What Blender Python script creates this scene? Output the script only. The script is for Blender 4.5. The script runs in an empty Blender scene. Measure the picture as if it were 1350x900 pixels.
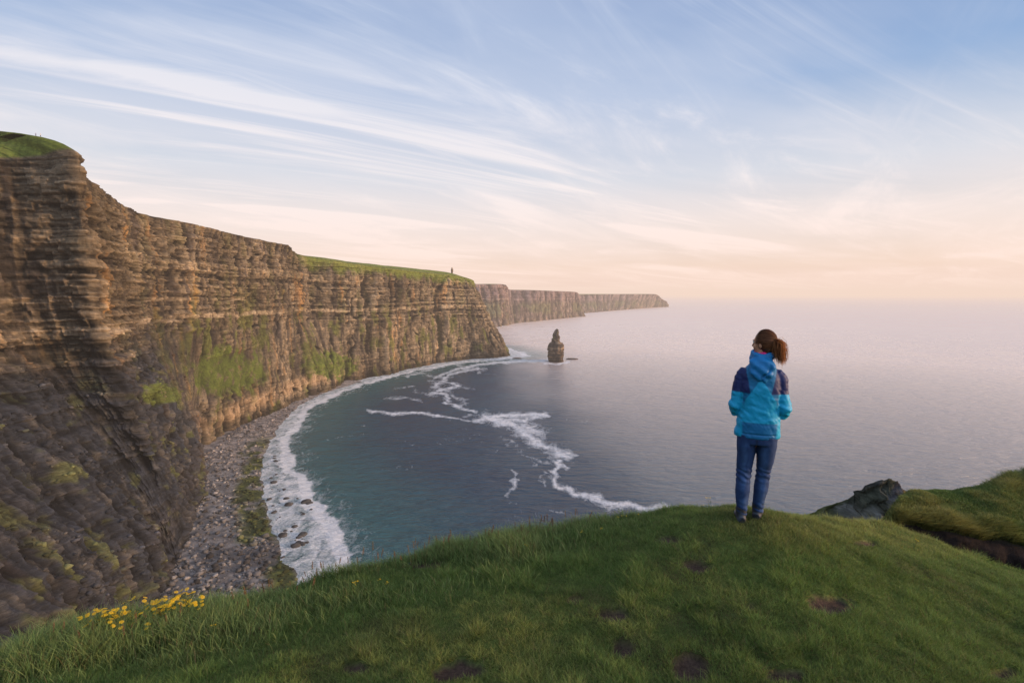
import bpy, math, random
import numpy as np
from mathutils import Vector
random.seed(7)
rng = np.random.default_rng(7)
sc = bpy.context.scene
COL = sc.collection
D = bpy.data
CAMZ = 130.0
F = 675.0
PITCH = math.atan(62.0/F)
cP, sP = math.cos(PITCH), math.sin(PITCH)

# ------------------------------------------------------------------ survey helpers
def ray(X, Y):
    r = (X-675)/F; u = (450-Y)/F
    return r, cP+u*sP, -sP+u*cP
def at_y(X, Y, d):
    r, y, z = ray(X, Y); k = d/y
    return (r*k, d, CAMZ+z*k)
def at_z(X, Y, z0=0.0):
    r, y, z = ray(X, Y); k = (z0-CAMZ)/z
    return (r*k, y*k)
def project(x, y, z):
    dz = z-CAMZ
    f = y*cP-dz*sP; u = y*sP+dz*cP
    f = np.maximum(f, 1e-3)
    return 675+F*x/f, 450-F*u/f

# ------------------------------------------------------------------ noise
def _h(ix, iy, iz, seed):
    n = (ix.astype(np.int64)*374761393 + iy.astype(np.int64)*668265263 + iz.astype(np.int64)*2147483647 + seed*974711) & 0xffffffff
    n = ((n ^ (n >> 13))*1274126177) & 0xffffffff
    n = ((n ^ (n >> 16))*2246822519) & 0xffffffff
    n = n ^ (n >> 15)
    return (n & 0xffffff)/float(0xffffff)
def vn(x, y=0.0, z=0.0, seed=0):
    x, y, z = np.broadcast_arrays(np.asarray(x, float), np.asarray(y, float), np.asarray(z, float))
    fx, fy, fz = np.floor(x), np.floor(y), np.floor(z)
    tx, ty, tz = x-fx, y-fy, z-fz
    tx = tx*tx*(3-2*tx); ty = ty*ty*(3-2*ty); tz = tz*tz*(3-2*tz)
    def c(i, j, k): return _h(fx+i, fy+j, fz+k, seed)
    a = c(0,0,0)*(1-tx)+c(1,0,0)*tx; b = c(0,1,0)*(1-tx)+c(1,1,0)*tx
    r = a*(1-ty)+b*ty
    if np.any(tz > 0):
        a = c(0,0,1)*(1-tx)+c(1,0,1)*tx; b = c(0,1,1)*(1-tx)+c(1,1,1)*tx
        r = r*(1-tz)+(a*(1-ty)+b*ty)*tz
    return r*2-1
def fbm(x, y=0.0, z=0.0, o=4, seed=0, g=0.5):
    r = 0; a = 1; s = 0; f = 1
    for i in range(o):
        r = r+a*vn(np.asarray(x)*f+i*17.3, np.asarray(y)*f+i*5.1, np.asarray(z)*f, seed+i*31)
        s += a; a *= g; f *= 2.03
    return r/s
def cell(x, y=0.0, seed=0):
    x, y = np.broadcast_arrays(np.asarray(x, float), np.asarray(y, float))
    return _h(np.floor(x), np.floor(y), np.zeros_like(x), seed)*2-1
def sst(a, b, x):
    t = np.clip((x-a)/(b-a), 0, 1); return t*t*(3-2*t)
def lerp(a, b, t): return a+(b-a)*t
def mixc(a, b, t): return a+(np.asarray(b)-a)*t[..., None]

# ------------------------------------------------------------------ mesh helpers
def new_obj(name, me, mat=None, parent=None, smooth=False):
    o = D.objects.new(name, me); COL.objects.link(o)
    if mat is not None: me.materials.append(mat)
    if parent is not None: o.parent = parent
    if smooth: me.polygons.foreach_set('use_smooth', np.ones(len(me.polygons), bool))
    return o
def raw_mesh(name, V, Fc, n=4):
    V = np.asarray(V, np.float32).reshape(-1, 3); Fc = np.asarray(Fc, np.int32).reshape(-1, n)
    me = D.meshes.new(name)
    me.vertices.add(len(V)); me.vertices.foreach_set('co', V.ravel())
    me.loops.add(Fc.size); me.loops.foreach_set('vertex_index', Fc.ravel())
    me.polygons.add(len(Fc)); me.polygons.foreach_set('loop_start', np.arange(0, Fc.size, n, dtype=np.int32))
    me.polygons.foreach_set('loop_total', np.full(len(Fc), n, np.int32))
    me.update(calc_edges=True)
    return me
def setcol(me, C, name='col'):
    C = np.asarray(C, np.float32)
    if C.shape[-1] == 3: C = np.concatenate([C, np.ones(C.shape[:-1]+(1,), np.float32)], -1)
    a = me.attributes.new(name, 'FLOAT_COLOR', 'POINT'); a.data.foreach_set('color', C.reshape(-1).astype(np.float32))
def setf(me, A, name):
    a = me.attributes.new(name, 'FLOAT', 'POINT'); a.data.foreach_set('value', np.asarray(A, np.float32).ravel())
def grid_faces(nu, nv, wrap=False):
    i = np.arange(nu if wrap else nu-1)[:, None]; j = np.arange(nv-1)[None, :]
    i2 = (i+1) % nu
    return np.stack([i*nv+j+0*i2, i2*nv+j, i2*nv+j+1, i*nv+j+1+0*i2], -1).reshape(-1, 4)
def tag(o, label=None, cat=None, group=None, kind=None):
    if label: o['label'] = label
    if cat: o['category'] = cat
    if group: o['group'] = group
    if kind: o['kind'] = kind
    return o

# ------------------------------------------------------------------ materials
def mat(name):
    m = D.materials.new(name); m.use_nodes = True
    nt = m.node_tree; b = nt.nodes['Principled BSDF']
    return m, nt, b
def N(nt, t, **k):
    n = nt.nodes.new(t)
    for a, v in k.items():
        if a in n.bl_rna.properties: setattr(n, a, v)
        else: n.inputs[a].default_value = v
    return n
def L(nt, a, b): nt.links.new(a, b)
def noise(nt, vec, scale, detail=4, rough=.55, dist=0.0):
    n = N(nt, 'ShaderNodeTexNoise'); n.inputs['Scale'].default_value = scale
    n.inputs['Detail'].default_value = detail; n.inputs['Roughness'].default_value = rough
    n.inputs['Distortion'].default_value = dist
    L(nt, vec, n.inputs['Vector']); return n
def mapping(nt, vec, scale=(1,1,1), rot=(0,0,0)):
    m = N(nt, 'ShaderNodeMapping'); m.inputs['Scale'].default_value = scale; m.inputs['Rotation'].default_value = rot
    L(nt, vec, m.inputs['Vector']); return m.outputs[0]
def maprange(nt, v, a, b, c, d, smooth=False):
    m = N(nt, 'ShaderNodeMapRange')
    if smooth: m.interpolation_type = 'SMOOTHSTEP'
    for i, x in zip(('From Min','From Max','To Min','To Max'), (a, b, c, d)): m.inputs[i].default_value = x
    L(nt, v, m.inputs['Value']); return m.outputs[0]
def math_(nt, op, a, b=None):
    m = N(nt, 'ShaderNodeMath'); m.operation = op
    for i, x in enumerate((a, b)):
        if x is None: continue
        if isinstance(x, (int, float)): m.inputs[i].default_value = x
        else: L(nt, x, m.inputs[i])
    return m.outputs[0]
def mixrgb(nt, a, b, f, mode='MIX'):
    m = N(nt, 'ShaderNodeMix'); m.data_type = 'RGBA'; m.blend_type = mode
    for s, x in ((m.inputs[0], f), (m.inputs[6], a), (m.inputs[7], b)):
        if isinstance(x, (int, float)): s.default_value = x
        elif isinstance(x, tuple): s.default_value = x if len(x) == 4 else x+(1,)
        else: L(nt, x, s)
    return m.outputs[2]
def bump(nt, h, strength, dist, prev=None):
    b = N(nt, 'ShaderNodeBump'); b.inputs['Strength'].default_value = strength; b.inputs['Distance'].default_value = dist
    L(nt, h, b.inputs['Height'])
    if prev is not None: L(nt, prev, b.inputs['Normal'])
    return b.outputs[0]

def rock_mat(name, sc1=.9, sc2=.25, amp=.5, bd=.5):
    m, nt, b = mat(name)
    geo = N(nt, 'ShaderNodeNewGeometry').outputs['Position']
    a = N(nt, 'ShaderNodeAttribute', attribute_name='col')
    n1 = noise(nt, mapping(nt, geo, (.5, .5, 4.2)), sc1, 7, .68, .3)
    n2 = noise(nt, mapping(nt, geo, (1, 1, .25)), sc1*.8, 5, .6)
    v1 = maprange(nt, n1.outputs[0], .3, .7, 1-amp, 1+amp)
    v2 = maprange(nt, n2.outputs[0], .3, .7, 1-amp*.6, 1+amp*.6)
    c = mixrgb(nt, a.outputs['Color'], v1, 1.0, 'MULTIPLY'); c = mixrgb(nt, c, v2, 1.0, 'MULTIPLY')
    L(nt, c, b.inputs['Base Color']); b.inputs['Roughness'].default_value = .95
    b.inputs['Specular IOR Level'].default_value = .15
    nb = bump(nt, n1.outputs[0], .8, bd); nb = bump(nt, n2.outputs[0], .6, bd, nb)
    L(nt, nb, b.inputs['Normal'])
    return m
M_CLIFF = rock_mat('cliff_rock', .55, .25, .45, .9)
M_FAR = rock_mat('far_cliff_rock', .12, .05, .3, 2.0)
M_ROCK = rock_mat('boulder_rock', 1.2, .5, .35, .25)
M_CRAG = rock_mat('crag_rock', 2.2, .5, .4, .12)

def leaf_mat(name, trans=.35):
    m, nt, b = mat(name)
    a = N(nt, 'ShaderNodeAttribute', attribute_name='col')
    L(nt, a.outputs['Color'], b.inputs['Base Color']); b.inputs['Roughness'].default_value = .6
    b.inputs['Specular IOR Level'].default_value = .25
    t = N(nt, 'ShaderNodeBsdfTranslucent'); L(nt, a.outputs['Color'], t.inputs['Color'])
    mx = N(nt, 'ShaderNodeMixShader'); mx.inputs[0].default_value = trans
    L(nt, b.outputs[0], mx.inputs[1]); L(nt, t.outputs[0], mx.inputs[2])
    L(nt, mx.outputs[0], nt.nodes['Material Output'].inputs['Surface'])
    return m
M_GRASS = leaf_mat('grass_blades')
M_PETAL = leaf_mat('petals', .2)

def ground_mat():
    m, nt, b = mat('turf_soil')
    geo = N(nt, 'ShaderNodeNewGeometry').outputs['Position']
    a = N(nt, 'ShaderNodeAttribute', attribute_name='col')
    n1 = noise(nt, geo, 9, 6, .7); n2 = noise(nt, geo, 60, 4, .7)
    c = mixrgb(nt, a.outputs['Color'], maprange(nt, n1.outputs[0], .3, .7, .6, 1.4), 1.0, 'MULTIPLY')
    c = mixrgb(nt, c, maprange(nt, n2.outputs[0], .3, .7, .6, 1.4), 1.0, 'MULTIPLY')
    L(nt, c, b.inputs['Base Color']); b.inputs['Roughness'].default_value = 1; b.inputs['Specular IOR Level'].default_value = .1
    nb = bump(nt, n1.outputs[0], .7, .04); nb = bump(nt, n2.outputs[0], .8, .012, nb)
    L(nt, nb, b.inputs['Normal']); return m
M_GROUND = ground_mat()

def cloth_mat(name, col=None, rough=.75, wscale=25, bd=.004, attr=False, weave=0, var=.15):
    m, nt, b = mat(name)
    tc = N(nt, 'ShaderNodeTexCoord').outputs['Object']
    n = noise(nt, tc, wscale, 5, .6, .4)
    v = maprange(nt, n.outputs[0], .3, .7, 1-var, 1+var)
    src = N(nt, 'ShaderNodeAttribute', attribute_name='col').outputs['Color'] if attr else col
    L(nt, mixrgb(nt, src, v, 1.0, 'MULTIPLY'), b.inputs['Base Color'])
    b.inputs['Roughness'].default_value = rough; b.inputs['Specular IOR Level'].default_value = .3
    nb = bump(nt, n.outputs[0], .5, bd)
    if weave:
        n2 = noise(nt, tc, weave, 2); nb = bump(nt, n2.outputs[0], .4, .001, nb)
    L(nt, nb, b.inputs['Normal']); return m

# ------------------------------------------------------------------ camera
cam = D.cameras.new('camera'); co = D.objects.new('camera', cam); COL.objects.link(co)
cam.sensor_width = 36; cam.lens = 18; cam.clip_start = .05; cam.clip_end = 200000
co.location = (0, 0, CAMZ); co.rotation_euler = (math.pi/2-PITCH, 0, 0)
sc.camera = co

# ------------------------------------------------------------------ light
SUN_AZ = math.radians(102)   # clockwise from +Y (view direction)
SUN_EL = math.radians(9)
sd = Vector((math.sin(SUN_AZ)*math.cos(SUN_EL), math.cos(SUN_AZ)*math.cos(SUN_EL), math.sin(SUN_EL)))
sl = D.lights.new('sun', 'SUN'); so = D.objects.new('sun', sl); COL.objects.link(so)
sl.energy = 4.0; sl.angle = math.radians(1.0); sl.color = (1, .64, .36)
so.rotation_euler = sd.to_track_quat('Z', 'Y').to_euler(); so.location = (0, 0, 400)

w = D.worlds.new('World'); sc.world = w; w.use_nodes = True
nt = w.node_tree; bg = nt.nodes['Background']
sky = N(nt, 'ShaderNodeTexSky'); sky.sky_type = 'NISHITA'; sky.sun_disc = False
sky.sun_elevation = SUN_EL; sky.sun_rotation = SUN_AZ; sky.air_density = 1.2; sky.dust_density = 2.0
tc = N(nt, 'ShaderNodeTexCoord').outputs['Generated']
sx = N(nt, 'ShaderNodeSeparateXYZ'); L(nt, tc, sx.inputs[0])
z = math_(nt, 'MAXIMUM', sx.outputs[2], 0.0)
ramp = N(nt, 'ShaderNodeValToRGB'); L(nt, z, ramp.inputs[0])
cr = ramp.color_ramp
st = [(0.0, (.91, .65, .58)), (.05, (.95, .73, .62)), (.12, (.82, .74, .73)), (.21, (.50, .62, .78)), (.34, (.19, .38, .70)), (.50, (.085, .225, .55)), (1.0, (.06, .16, .42))]
cr.elements[0].position = st[0][0]; cr.elements[0].color = st[0][1]+(1,)
cr.elements[1].position = st[-1][0]; cr.elements[1].color = st[-1][1]+(1,)
for p, c in st[1:-1]:
    e = cr.elements.new(p); e.color = c+(1,)
skys = mixrgb(nt, sky.outputs[0], (.10, .10, .10), 1.0, 'MULTIPLY')
base = mixrgb(nt, skys, ramp.outputs[0], .82)
# cirrus: noise laid on a high flat layer
zz = math_(nt, 'ADD', z, .07)
u_ = math_(nt, 'DIVIDE', sx.outputs[0], zz); v_ = math_(nt, 'DIVIDE', sx.outputs[1], zz)
def skyuv(X, Y):
    v = Vector(ray(X, Y)).normalized(); q_ = (v.x/(v.z+.07), v.y/(v.z+.07)); a_ = math.radians(-31)
    return q_[0]*math.cos(a_)-q_[1]*math.sin(a_), q_[0]*math.sin(a_)+q_[1]*math.cos(a_)
TAILY = skyuv(200, 105)[1]; TAILX = skyuv(330, 130)[0]
cx = N(nt, 'ShaderNodeCombineXYZ'); L(nt, u_, cx.inputs[0]); L(nt, v_, cx.inputs[1])
pl = cx.outputs[0]
def rotmap(ang, s):
    r = mapping(nt, pl, (1, 1, 1), (0, 0, math.radians(ang)))
    return mapping(nt, r, s)
c1 = noise(nt, rotmap(-34, (.22, .8, 1)), 1.15, 10, .62, 1.2)
c2 = noise(nt, rotmap(-58, (.25, 1.1, 1)), 1.3, 9, .60, .7)
c3 = noise(nt, rotmap(-20, (.25, .40, 1)), .7, 6, .55, .4)
a1 = maprange(nt, c1.outputs[0], .44, .72, 0, 1, True)
a2 = maprange(nt, c2.outputs[0], .46, .76, 0, .7, True)
a3 = maprange(nt, c3.outputs[0], .30, .54, .0, 1, True)
# one long bright mare's tail across the upper left
lr = N(nt, 'ShaderNodeSeparateXYZ'); L(nt, mapping(nt, pl, (1, 1, 1), (0, 0, math.radians(-31))), lr.inputs[0])
wob = noise(nt, rotmap(-31, (.5, 1.2, 1)), 1.1, 8, .62, .6)
ly = math_(nt, 'ADD', lr.outputs[1], math_(nt, 'MULTIPLY', math_(nt, 'SUBTRACT', wob.outputs[0], .5), .55))
tail = math_(nt, 'MULTIPLY', maprange(nt, math_(nt, 'ABSOLUTE', math_(nt, 'SUBTRACT', ly, TAILY)), 0, .17, 1, 0, True), maprange(nt, lr.outputs[0], TAILX, TAILX+.9, .62, 0, True))
a1 = math_(nt, 'MAXIMUM', a1, tail)
den = math_(nt, 'MAXIMUM', math_(nt, 'MULTIPLY', a1, math_(nt, 'ADD', a3, .25)), math_(nt, 'MULTIPLY', a2, a3))
den = math_(nt, 'ADD', den, math_(nt, 'MULTIPLY', a3, .54))
den = math_(nt, 'MINIMUM', math_(nt, 'MULTIPLY', den, .85), .9)
ccol = N(nt, 'ShaderNodeValToRGB'); L(nt, z, ccol.inputs[0])
e = ccol.color_ramp.elements
e[0].position = .03; e[0].color = (1.0, .79, .70, 1); e[1].position = .45; e[1].color = (.68, .74, .85, 1)
k = e.new(.2); k.color = (.90, .83, .83, 1)
final = mixrgb(nt, base, ccol.outputs[0], den)
dt = N(nt, 'ShaderNodeVectorMath', operation='DOT_PRODUCT'); L(nt, tc, dt.inputs[0]); dt.inputs[1].default_value = sd[:]
gl_ = math_(nt, 'POWER', maprange(nt, dt.outputs['Value'], .60, 1, 0, 1, True), 1.2)
glc = mixrgb(nt, (1, 1, 1), (5.5, 3.9, 2.8), gl_)
bh = math_(nt, 'MULTIPLY', maprange(nt, sx.outputs[1], .1, -.7, 0, 1, True), .55)     # the sky behind, boosted out of view as added fill light
glc = mixrgb(nt, glc, (2.1, 2.35, 2.6), bh)
final = mixrgb(nt, final, glc, 1.0, 'MULTIPLY')
L(nt, final, bg.inputs[0]); bg.inputs[1].default_value = 1.1

# ------------------------------------------------------------------ haze: a thin homogeneous layer of sea air, its glow replacing scattered light
hm = D.materials.new('sea_haze'); hm.use_nodes = True; hn = hm.node_tree; hn.nodes.clear()
SIG = 1/13000.0
ho = N(hn, 'ShaderNodeOutputMaterial'); ab = N(hn, 'ShaderNodeVolumeAbsorption'); em = N(hn, 'ShaderNodeEmission')
ab.inputs['Color'].default_value = (0, 0, 0, 1); ab.inputs['Density'].default_value = SIG
em.inputs['Color'].default_value = (.96, .74, .62, 1); em.inputs['Strength'].default_value = SIG*.95
ad = N(hn, 'ShaderNodeAddShader'); L(hn, ab.outputs[0], ad.inputs[0]); L(hn, em.outputs[0], ad.inputs[1])
L(hn, ad.outputs[0], ho.inputs['Volume'])
R_ = 90000.0
hv = [(x, y, zz_) for x in (-R_, R_) for y in (-3000, R_) for zz_ in (-40.0, 420.0)]
hf = [(0,1,3,2),(4,6,7,5),(0,4,5,1),(2,3,7,6),(0,2,6,4),(1,5,7,3)]
hz = new_obj('haze', raw_mesh('haze', hv, hf), hm); tag(hz, kind='structure')

# ------------------------------------------------------------------ cliff ribbons
def catmull(P, t):
    P = np.asarray(P, float); n = len(P)
    i = np.clip(np.floor(t).astype(int), 0, n-2); f = (t-i)[:, None]
    g = lambda k: P[np.clip(k, 0, n-1)]
    p0, p1, p2, p3 = g(i-1), g(i), g(i+1), g(i+2)
    return .5*((2*p1)+(-p0+p2)*f+(2*p0-5*p1+4*p2-p3)*f**2+(-p0+3*p1-3*p2+p3)*f**3)
FR = np.array([0, .12, .2, .36, .5, .6, 1.0])
PRO = {'A': [0,.10,.2,.50,.78,.88,1], 'B': [0,.02,.12,.62,.84,.88,1], 'C': [0,.10,.2,.35,.5,.6,1],
       'D': [0,.06,.12,.45,.75,.8,1], 'P': [0,.12,.26,.55,.8,.9,1]}

def cliff_strip(name, cols, mtl, spacing, smin, smax, nrow, seed, amp=1.0, far=False):
    K = len(cols)
    foot = np.array([c[0] for c in cols], float); rim = np.array([c[1] for c in cols], float)
    h = np.array([c[2] for c in cols], float); gr = np.array([c[4] for c in cols], float)
    inl = np.array([c[5] for c in cols], float)
    pr = np.array([PRO[c[3]] for c in cols], float)
    ts = []
    for k in range(K-1):
        ln = max(np.hypot(*(foot[k+1]-foot[k])), np.hypot(*(rim[k+1]-rim[k])))
        dc = np.hypot(*((foot[k]+foot[k+1])/2))
        n = max(2, int(ln/np.clip(dc*spacing, smin, smax)))
        ts.append(k+np.arange(n)/n)
    t = np.concatenate(ts+[[K-1.0]]); nu = len(t)
    X = catmull(np.concatenate([foot, rim, h[:, None], gr[:, None], inl, pr], 1), t)
    # dampen overshoot of profile values
    Ft, Rt, H, G, I, PR = X[:, 0:2], X[:, 2:4], X[:, 4], X[:, 5], X[:, 6:8], np.clip(X[:, 8:], 0, 1)
    mid = .5*(Ft+Rt)
    s = np.concatenate([[0], np.cumsum(np.hypot(*np.diff(mid, axis=0).T))])
    tang = np.gradient(mid, axis=0); 
    k5 = max(3, int(nu/90)); ker = np.ones(k5)/k5
    tang = np.stack([np.convolve(np.pad(tang[:, i], k5//2, 'edge'), ker, 'same')[k5//2:k5//2+nu] for i in (0, 1)], 1)
    tang /= np.hypot(*tang.T)[:, None]
    nor = np.stack([tang[:, 1], -tang[:, 0]], 1)       # outward = right of travel
    f = np.linspace(-.03, 1, nrow)
    fo = np.clip(f, 0, 1)
    # profile by linear interpolation per column
    prof = np.empty((nu, nrow))
    for j, x in enumerate(fo):
        k = min(np.searchsorted(FR, x, side='right')-1, len(FR)-2); w_ = (x-FR[k])/(FR[k+1]-FR[k])
        prof[:, j] = PR[:, k]*(1-w_)+PR[:, k+1]*w_
    prof[:, f < 0] = f[f < 0][None, :]*.3
    # smooth a bit down the face
    S = s[:, None]+np.zeros((1, nrow)); Z = H[:, None]*f[None, :]
    q = Z+S*.006+3.0*fbm(S/90, Z/120, seed=seed+3, o=3)
    # strata: random thickness layers
    def strata(th, sd, wob):
        qq = q/th+wob*fbm(S/(th*9), q/(th*4), seed=sd, o=3)
        return cell(qq, 0, sd), qq-np.floor(qq)
    l1, e1 = strata(11.0, seed+11, .35); l2, e2 = strata(4.1, seed+12, .5); l3, e3 = strata(1.55, seed+13, .6)
    bigb = fbm(S/70, Z/300, seed=seed+1, o=3)
    but = 1-np.abs(fbm(S/24, Z/140+.7*fbm(S/60, Z/60, seed=seed+5, o=2), seed=seed+2, o=3))*2.4
    flute = 1-np.abs(vn(S/6.5+.6*fbm(S/9, Z/22, seed=seed+7, o=2), Z/55, 0, seed+6))*2
    blk = cell(S/7+3*vn(np.floor(q/4.1), 0, 0, seed+21), np.floor(q/4.1), seed+22)
    blk2 = cell(S/2.6+3*vn(np.floor(q/1.55), 0, 0, seed+23), np.floor(q/1.55), seed+24)
    fb = fbm(S/5, Z/5, seed=seed+8, o=4)
    fb2 = fbm(S/18, Z/18, seed=seed+9, o=4)
    top = sst(.38, .6, f)[None, :]
    slope = np.clip(np.gradient(prof, axis=1)*np.hypot(*(Rt-Ft).T)[:, None]/(np.gradient(f)[None, :]*H[:, None]), 0, 2)
    talus = sst(.55, 1.1, slope)
    for _ in range(6):
        talus[:, 1:-1] = (talus[:, :-2]+talus[:, 1:-1]+talus[:, 2:])/3
    hard = 1-talus*.85
    nearc = np.ones((nu, 1)) if far else sst(310, 430, mid[:, 1])[:, None]
    talus = talus*(.25+.75*nearc)
    hard = 1-talus*.85
    midw = (0 if far else 1)*sst(560, 720, mid[:, 1])[:, None]
    sw = np.clip(.18+.55*top+.75*(0 if far else 1)*(1-nearc)*(1-top)+.65*fbm(S/45, Z/35, seed=seed+15, o=3), .12, 1.3)
    gully = np.minimum(0, vn(S/27+1.2*fbm(S/50, Z/50, seed=seed+16, o=3), Z/160, 0, seed+17)+.30)*12*sst(1.0, .8, f)[None, :]
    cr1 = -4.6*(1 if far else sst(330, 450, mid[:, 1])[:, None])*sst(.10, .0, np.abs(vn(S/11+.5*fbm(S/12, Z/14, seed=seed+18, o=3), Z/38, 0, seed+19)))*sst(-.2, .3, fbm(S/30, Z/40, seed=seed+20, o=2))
    hf_ = fbm(S/3.2, q/.95, seed=seed+25, o=3)
    bed = fbm(S/26, q/1.7, seed=seed+29, o=3)
    rill = 1-2.6*np.abs(fbm(S/6+.5*fbm(S/14, Z/20, seed=seed+31, o=2), Z/46, seed=seed+30, o=4, g=.6))
    lown = (0 if far else 1)*(1-nearc)*sst(.62, .45, f)[None, :]
    d = amp*(bigb*(3+6*nearc)+but*(4.8-1.4*top)*hard*np.clip(.75+1.3*fbm(S/80, Z/90, seed=seed+27, o=2), .15, 1.6)+flute*(1.5-.3*top)*hard*np.clip(.5+1.6*fbm(S/40, Z/60, seed=seed+26, o=2), 0, 1.3)+(l1*1.6+l2*1.3+l3*.6)*hard*sw
         + (blk*1.1+blk2*.5)*hard*(.7+.5*top)+fb*.75*(.35+.65*hard)+bed*1.5*hard*np.clip(sw+.2, 0, 1)*(1-.7*lown)+rill*(1.5-.9*top+.3*lown)*hard+fb2*3.0+gully*hard*(.6+.6*midw)*(.15+.85*nearc)+cr1*hard*(.3+.7*nearc)+hf_*(.25+.25*(0 if far else 1)*(1-sst(330, 450, mid[:, 1]))[:, None])+(0 if far else 1.5)*(1-nearc)*(1-np.abs(fbm(S/9+Z/14, Z/30-S/40, seed=seed+28, o=4))*2.5))
    rimd = sst(1.0, .93, f)[None, :]
    d = d*(.55+.45*rimd)
    P = Ft[:, None, :]+(Rt-Ft)[:, None, :]*prof[..., None]+nor[:, None, :]*d[..., None]
    Zd = Z+hard*amp*(.5*fb)*rimd
    # recess depth, for shade painted into the rock colour
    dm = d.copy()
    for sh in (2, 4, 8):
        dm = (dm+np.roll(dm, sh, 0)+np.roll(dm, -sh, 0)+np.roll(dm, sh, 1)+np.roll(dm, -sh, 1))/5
    cav_shade = d-dm
    # plateau rows
    m2 = 34; gi = np.concatenate([[0.004, .012, .025, .04, .06, .085, .11, .14], np.linspace(.18, 1, m2-8)**1.5])
    PP = P[:, -1:, :]*1.0; tgt = Rt+I
    w2 = np.clip(gi*1.0, 0, 1)[None, :, None]
    base2 = PP*(1-sst(0, .12, gi))[None, :, None]+Rt[:, None, :]*sst(0, .12, gi)[None, :, None]
    Q = base2+I[:, None, :]*w2
    dist = np.hypot(*I.T)[:, None]*gi[None, :]
    zr = G[:, None]*(1-np.exp(-dist/26.0))+1.2*fbm(Q[..., 0]/22, Q[..., 1]/22, seed=seed+40, o=4)*sst(0, 14, dist)*(0.3 if far else 1)+dist*(0 if far else .02)
    ZQ = Zd[:, -1:]+zr
    AX = np.concatenate([P, Q], 1); AZ = np.concatenate([Zd, ZQ], 1)
    V = np.concatenate([AX, AZ[..., None]], 2); nv = V.shape[1]
    me = raw_mesh(name, V, grid_faces(nu, nv)[:, ::-1])
    # ---- colour
    brown = np.array([.118, .093, .062]); tan = np.array([.25, .187, .115]); dk = np.array([.042, .034, .030])
    ochre = np.array([.30, .165, .062]); olive = np.array([.085, .092, .022]); pale = np.array([.35, .275, .185]); grass = np.array([.125, .155, .026])
    shale = np.array([.016, .019, .025])
    sw_ = np.clip(sw, 0, 1)
    tone = .5+.42*(l1*.35+l2*.35+l3*.3)*sw_+.14*fb+.16*blk2+.26*hf_+.30*bed+.20*rill*(1-top)
    C = np.broadcast_to(brown, tone.shape+(3,)).copy()
    C = mixc(C, tan, np.clip(sst(.45, 1.05, tone), 0, 1)*.8)
    C = mixc(C, dk, sst(.42, .0, tone)*.85)
    streak = fbm(S/4.5, Z/45, seed=seed+50, o=4); st2 = fbm(S/14, Z/60, seed=seed+51, o=4)
    C = mixc(C, ochre, sst(.12, .5, streak)*sst(-.1, .25, st2)*.75)
    C = mixc(C, dk, sst(.06, .38, -streak)*.75)
    C = C*np.clip(1+.75*fbm(S/55, Z/42, seed=seed+91, o=4)+.35*fbm(S/12, Z/50, seed=seed+92, o=3), .45, 1.6)[..., None]
    px, py = project(P[..., 0], P[..., 1], Zd)
    og = fbm(S/10, Z/26, seed=seed+52, o=4)+.25*streak
    farness = sst(330, 470, P[..., 1])
    olv = sst(.08, .42, og)*(.25+.6*sst(.75, .45, f)[None, :])*(.25+.75*farness)
    C = mixc(C, olive, np.clip(olv*1.0, 0, .85))
    # pale resistant bands
    band = sst(.82, .97, vn(q/9.0, S/140, 0, seed+60)*.5+.5+.12*l3)*.0+sst(3.2, 1.2, np.abs(q-(112+2*fbm(S/30, 0, 0, seed=seed+61))))*sst(-.5, .1, fbm(S/25, q/6, seed=seed+62, o=2))
    band = np.clip(band+.7*sst(2.0, .8, np.abs(q-128))*sst(-.3, .3, fbm(S/30, 4, seed=seed+63, o=2)), 0, 1)
    C = mixc(C, pale, band*.7)
    lowb = sst(30, 24, Z)*sst(10, 17, Z)*(1-sst(700, 760, P[..., 1]))*sst(-.4, .2, fb2)
    C = mixc(C, np.array([.36, .25, .15]), lowb*.6)
    if not far: C = C*(1-.35*sst(520, 300, P[..., 1])*sst(120, 60, Z))[..., None]  # near lower face darkened: a missing shadow put into the colour
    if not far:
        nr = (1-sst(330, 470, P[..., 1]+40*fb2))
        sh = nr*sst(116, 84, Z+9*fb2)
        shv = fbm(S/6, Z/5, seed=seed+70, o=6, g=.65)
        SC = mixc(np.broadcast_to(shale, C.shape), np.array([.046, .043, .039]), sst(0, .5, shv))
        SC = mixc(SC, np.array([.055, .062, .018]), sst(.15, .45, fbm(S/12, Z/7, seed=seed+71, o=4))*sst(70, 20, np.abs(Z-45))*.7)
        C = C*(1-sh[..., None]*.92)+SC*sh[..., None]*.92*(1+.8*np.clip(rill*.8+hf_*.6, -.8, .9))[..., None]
        # grassed talus aprons
        def apron(cx_, cy_, rx, ry):
            r = np.hypot((px-cx_)/rx, (py-cy_)/ry)+.45*fbm(S/9, Z/9, seed=seed+72, o=4)
            return sst(1.0, .72, r)
        g = np.maximum.reduce([apron(297, 492, 56, 34), apron(436, 482, 40, 20), apron(212, 520, 30, 16)*.8])
        C = mixc(C, mixc(np.broadcast_to(np.array([.085, .110, .018]), C.shape), np.array([.12, .105, .050]), sst(.2, .5, fb)), g*sst(-.75, -.2, fbm(S/7, Z/5, seed=seed+95, o=5))*.95)
        wet = sst(11, 5, Z+2*fb)*sst(430, 500, P[..., 1])
        C = C*(1-.6*wet[..., None])
    else:
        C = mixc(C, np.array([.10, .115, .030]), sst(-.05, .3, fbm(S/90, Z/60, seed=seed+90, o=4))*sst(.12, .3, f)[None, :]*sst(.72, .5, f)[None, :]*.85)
        C = mixc(C, np.array([.15, .095, .10]), sst(.45, .75, f)[None, :]*.5)
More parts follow.
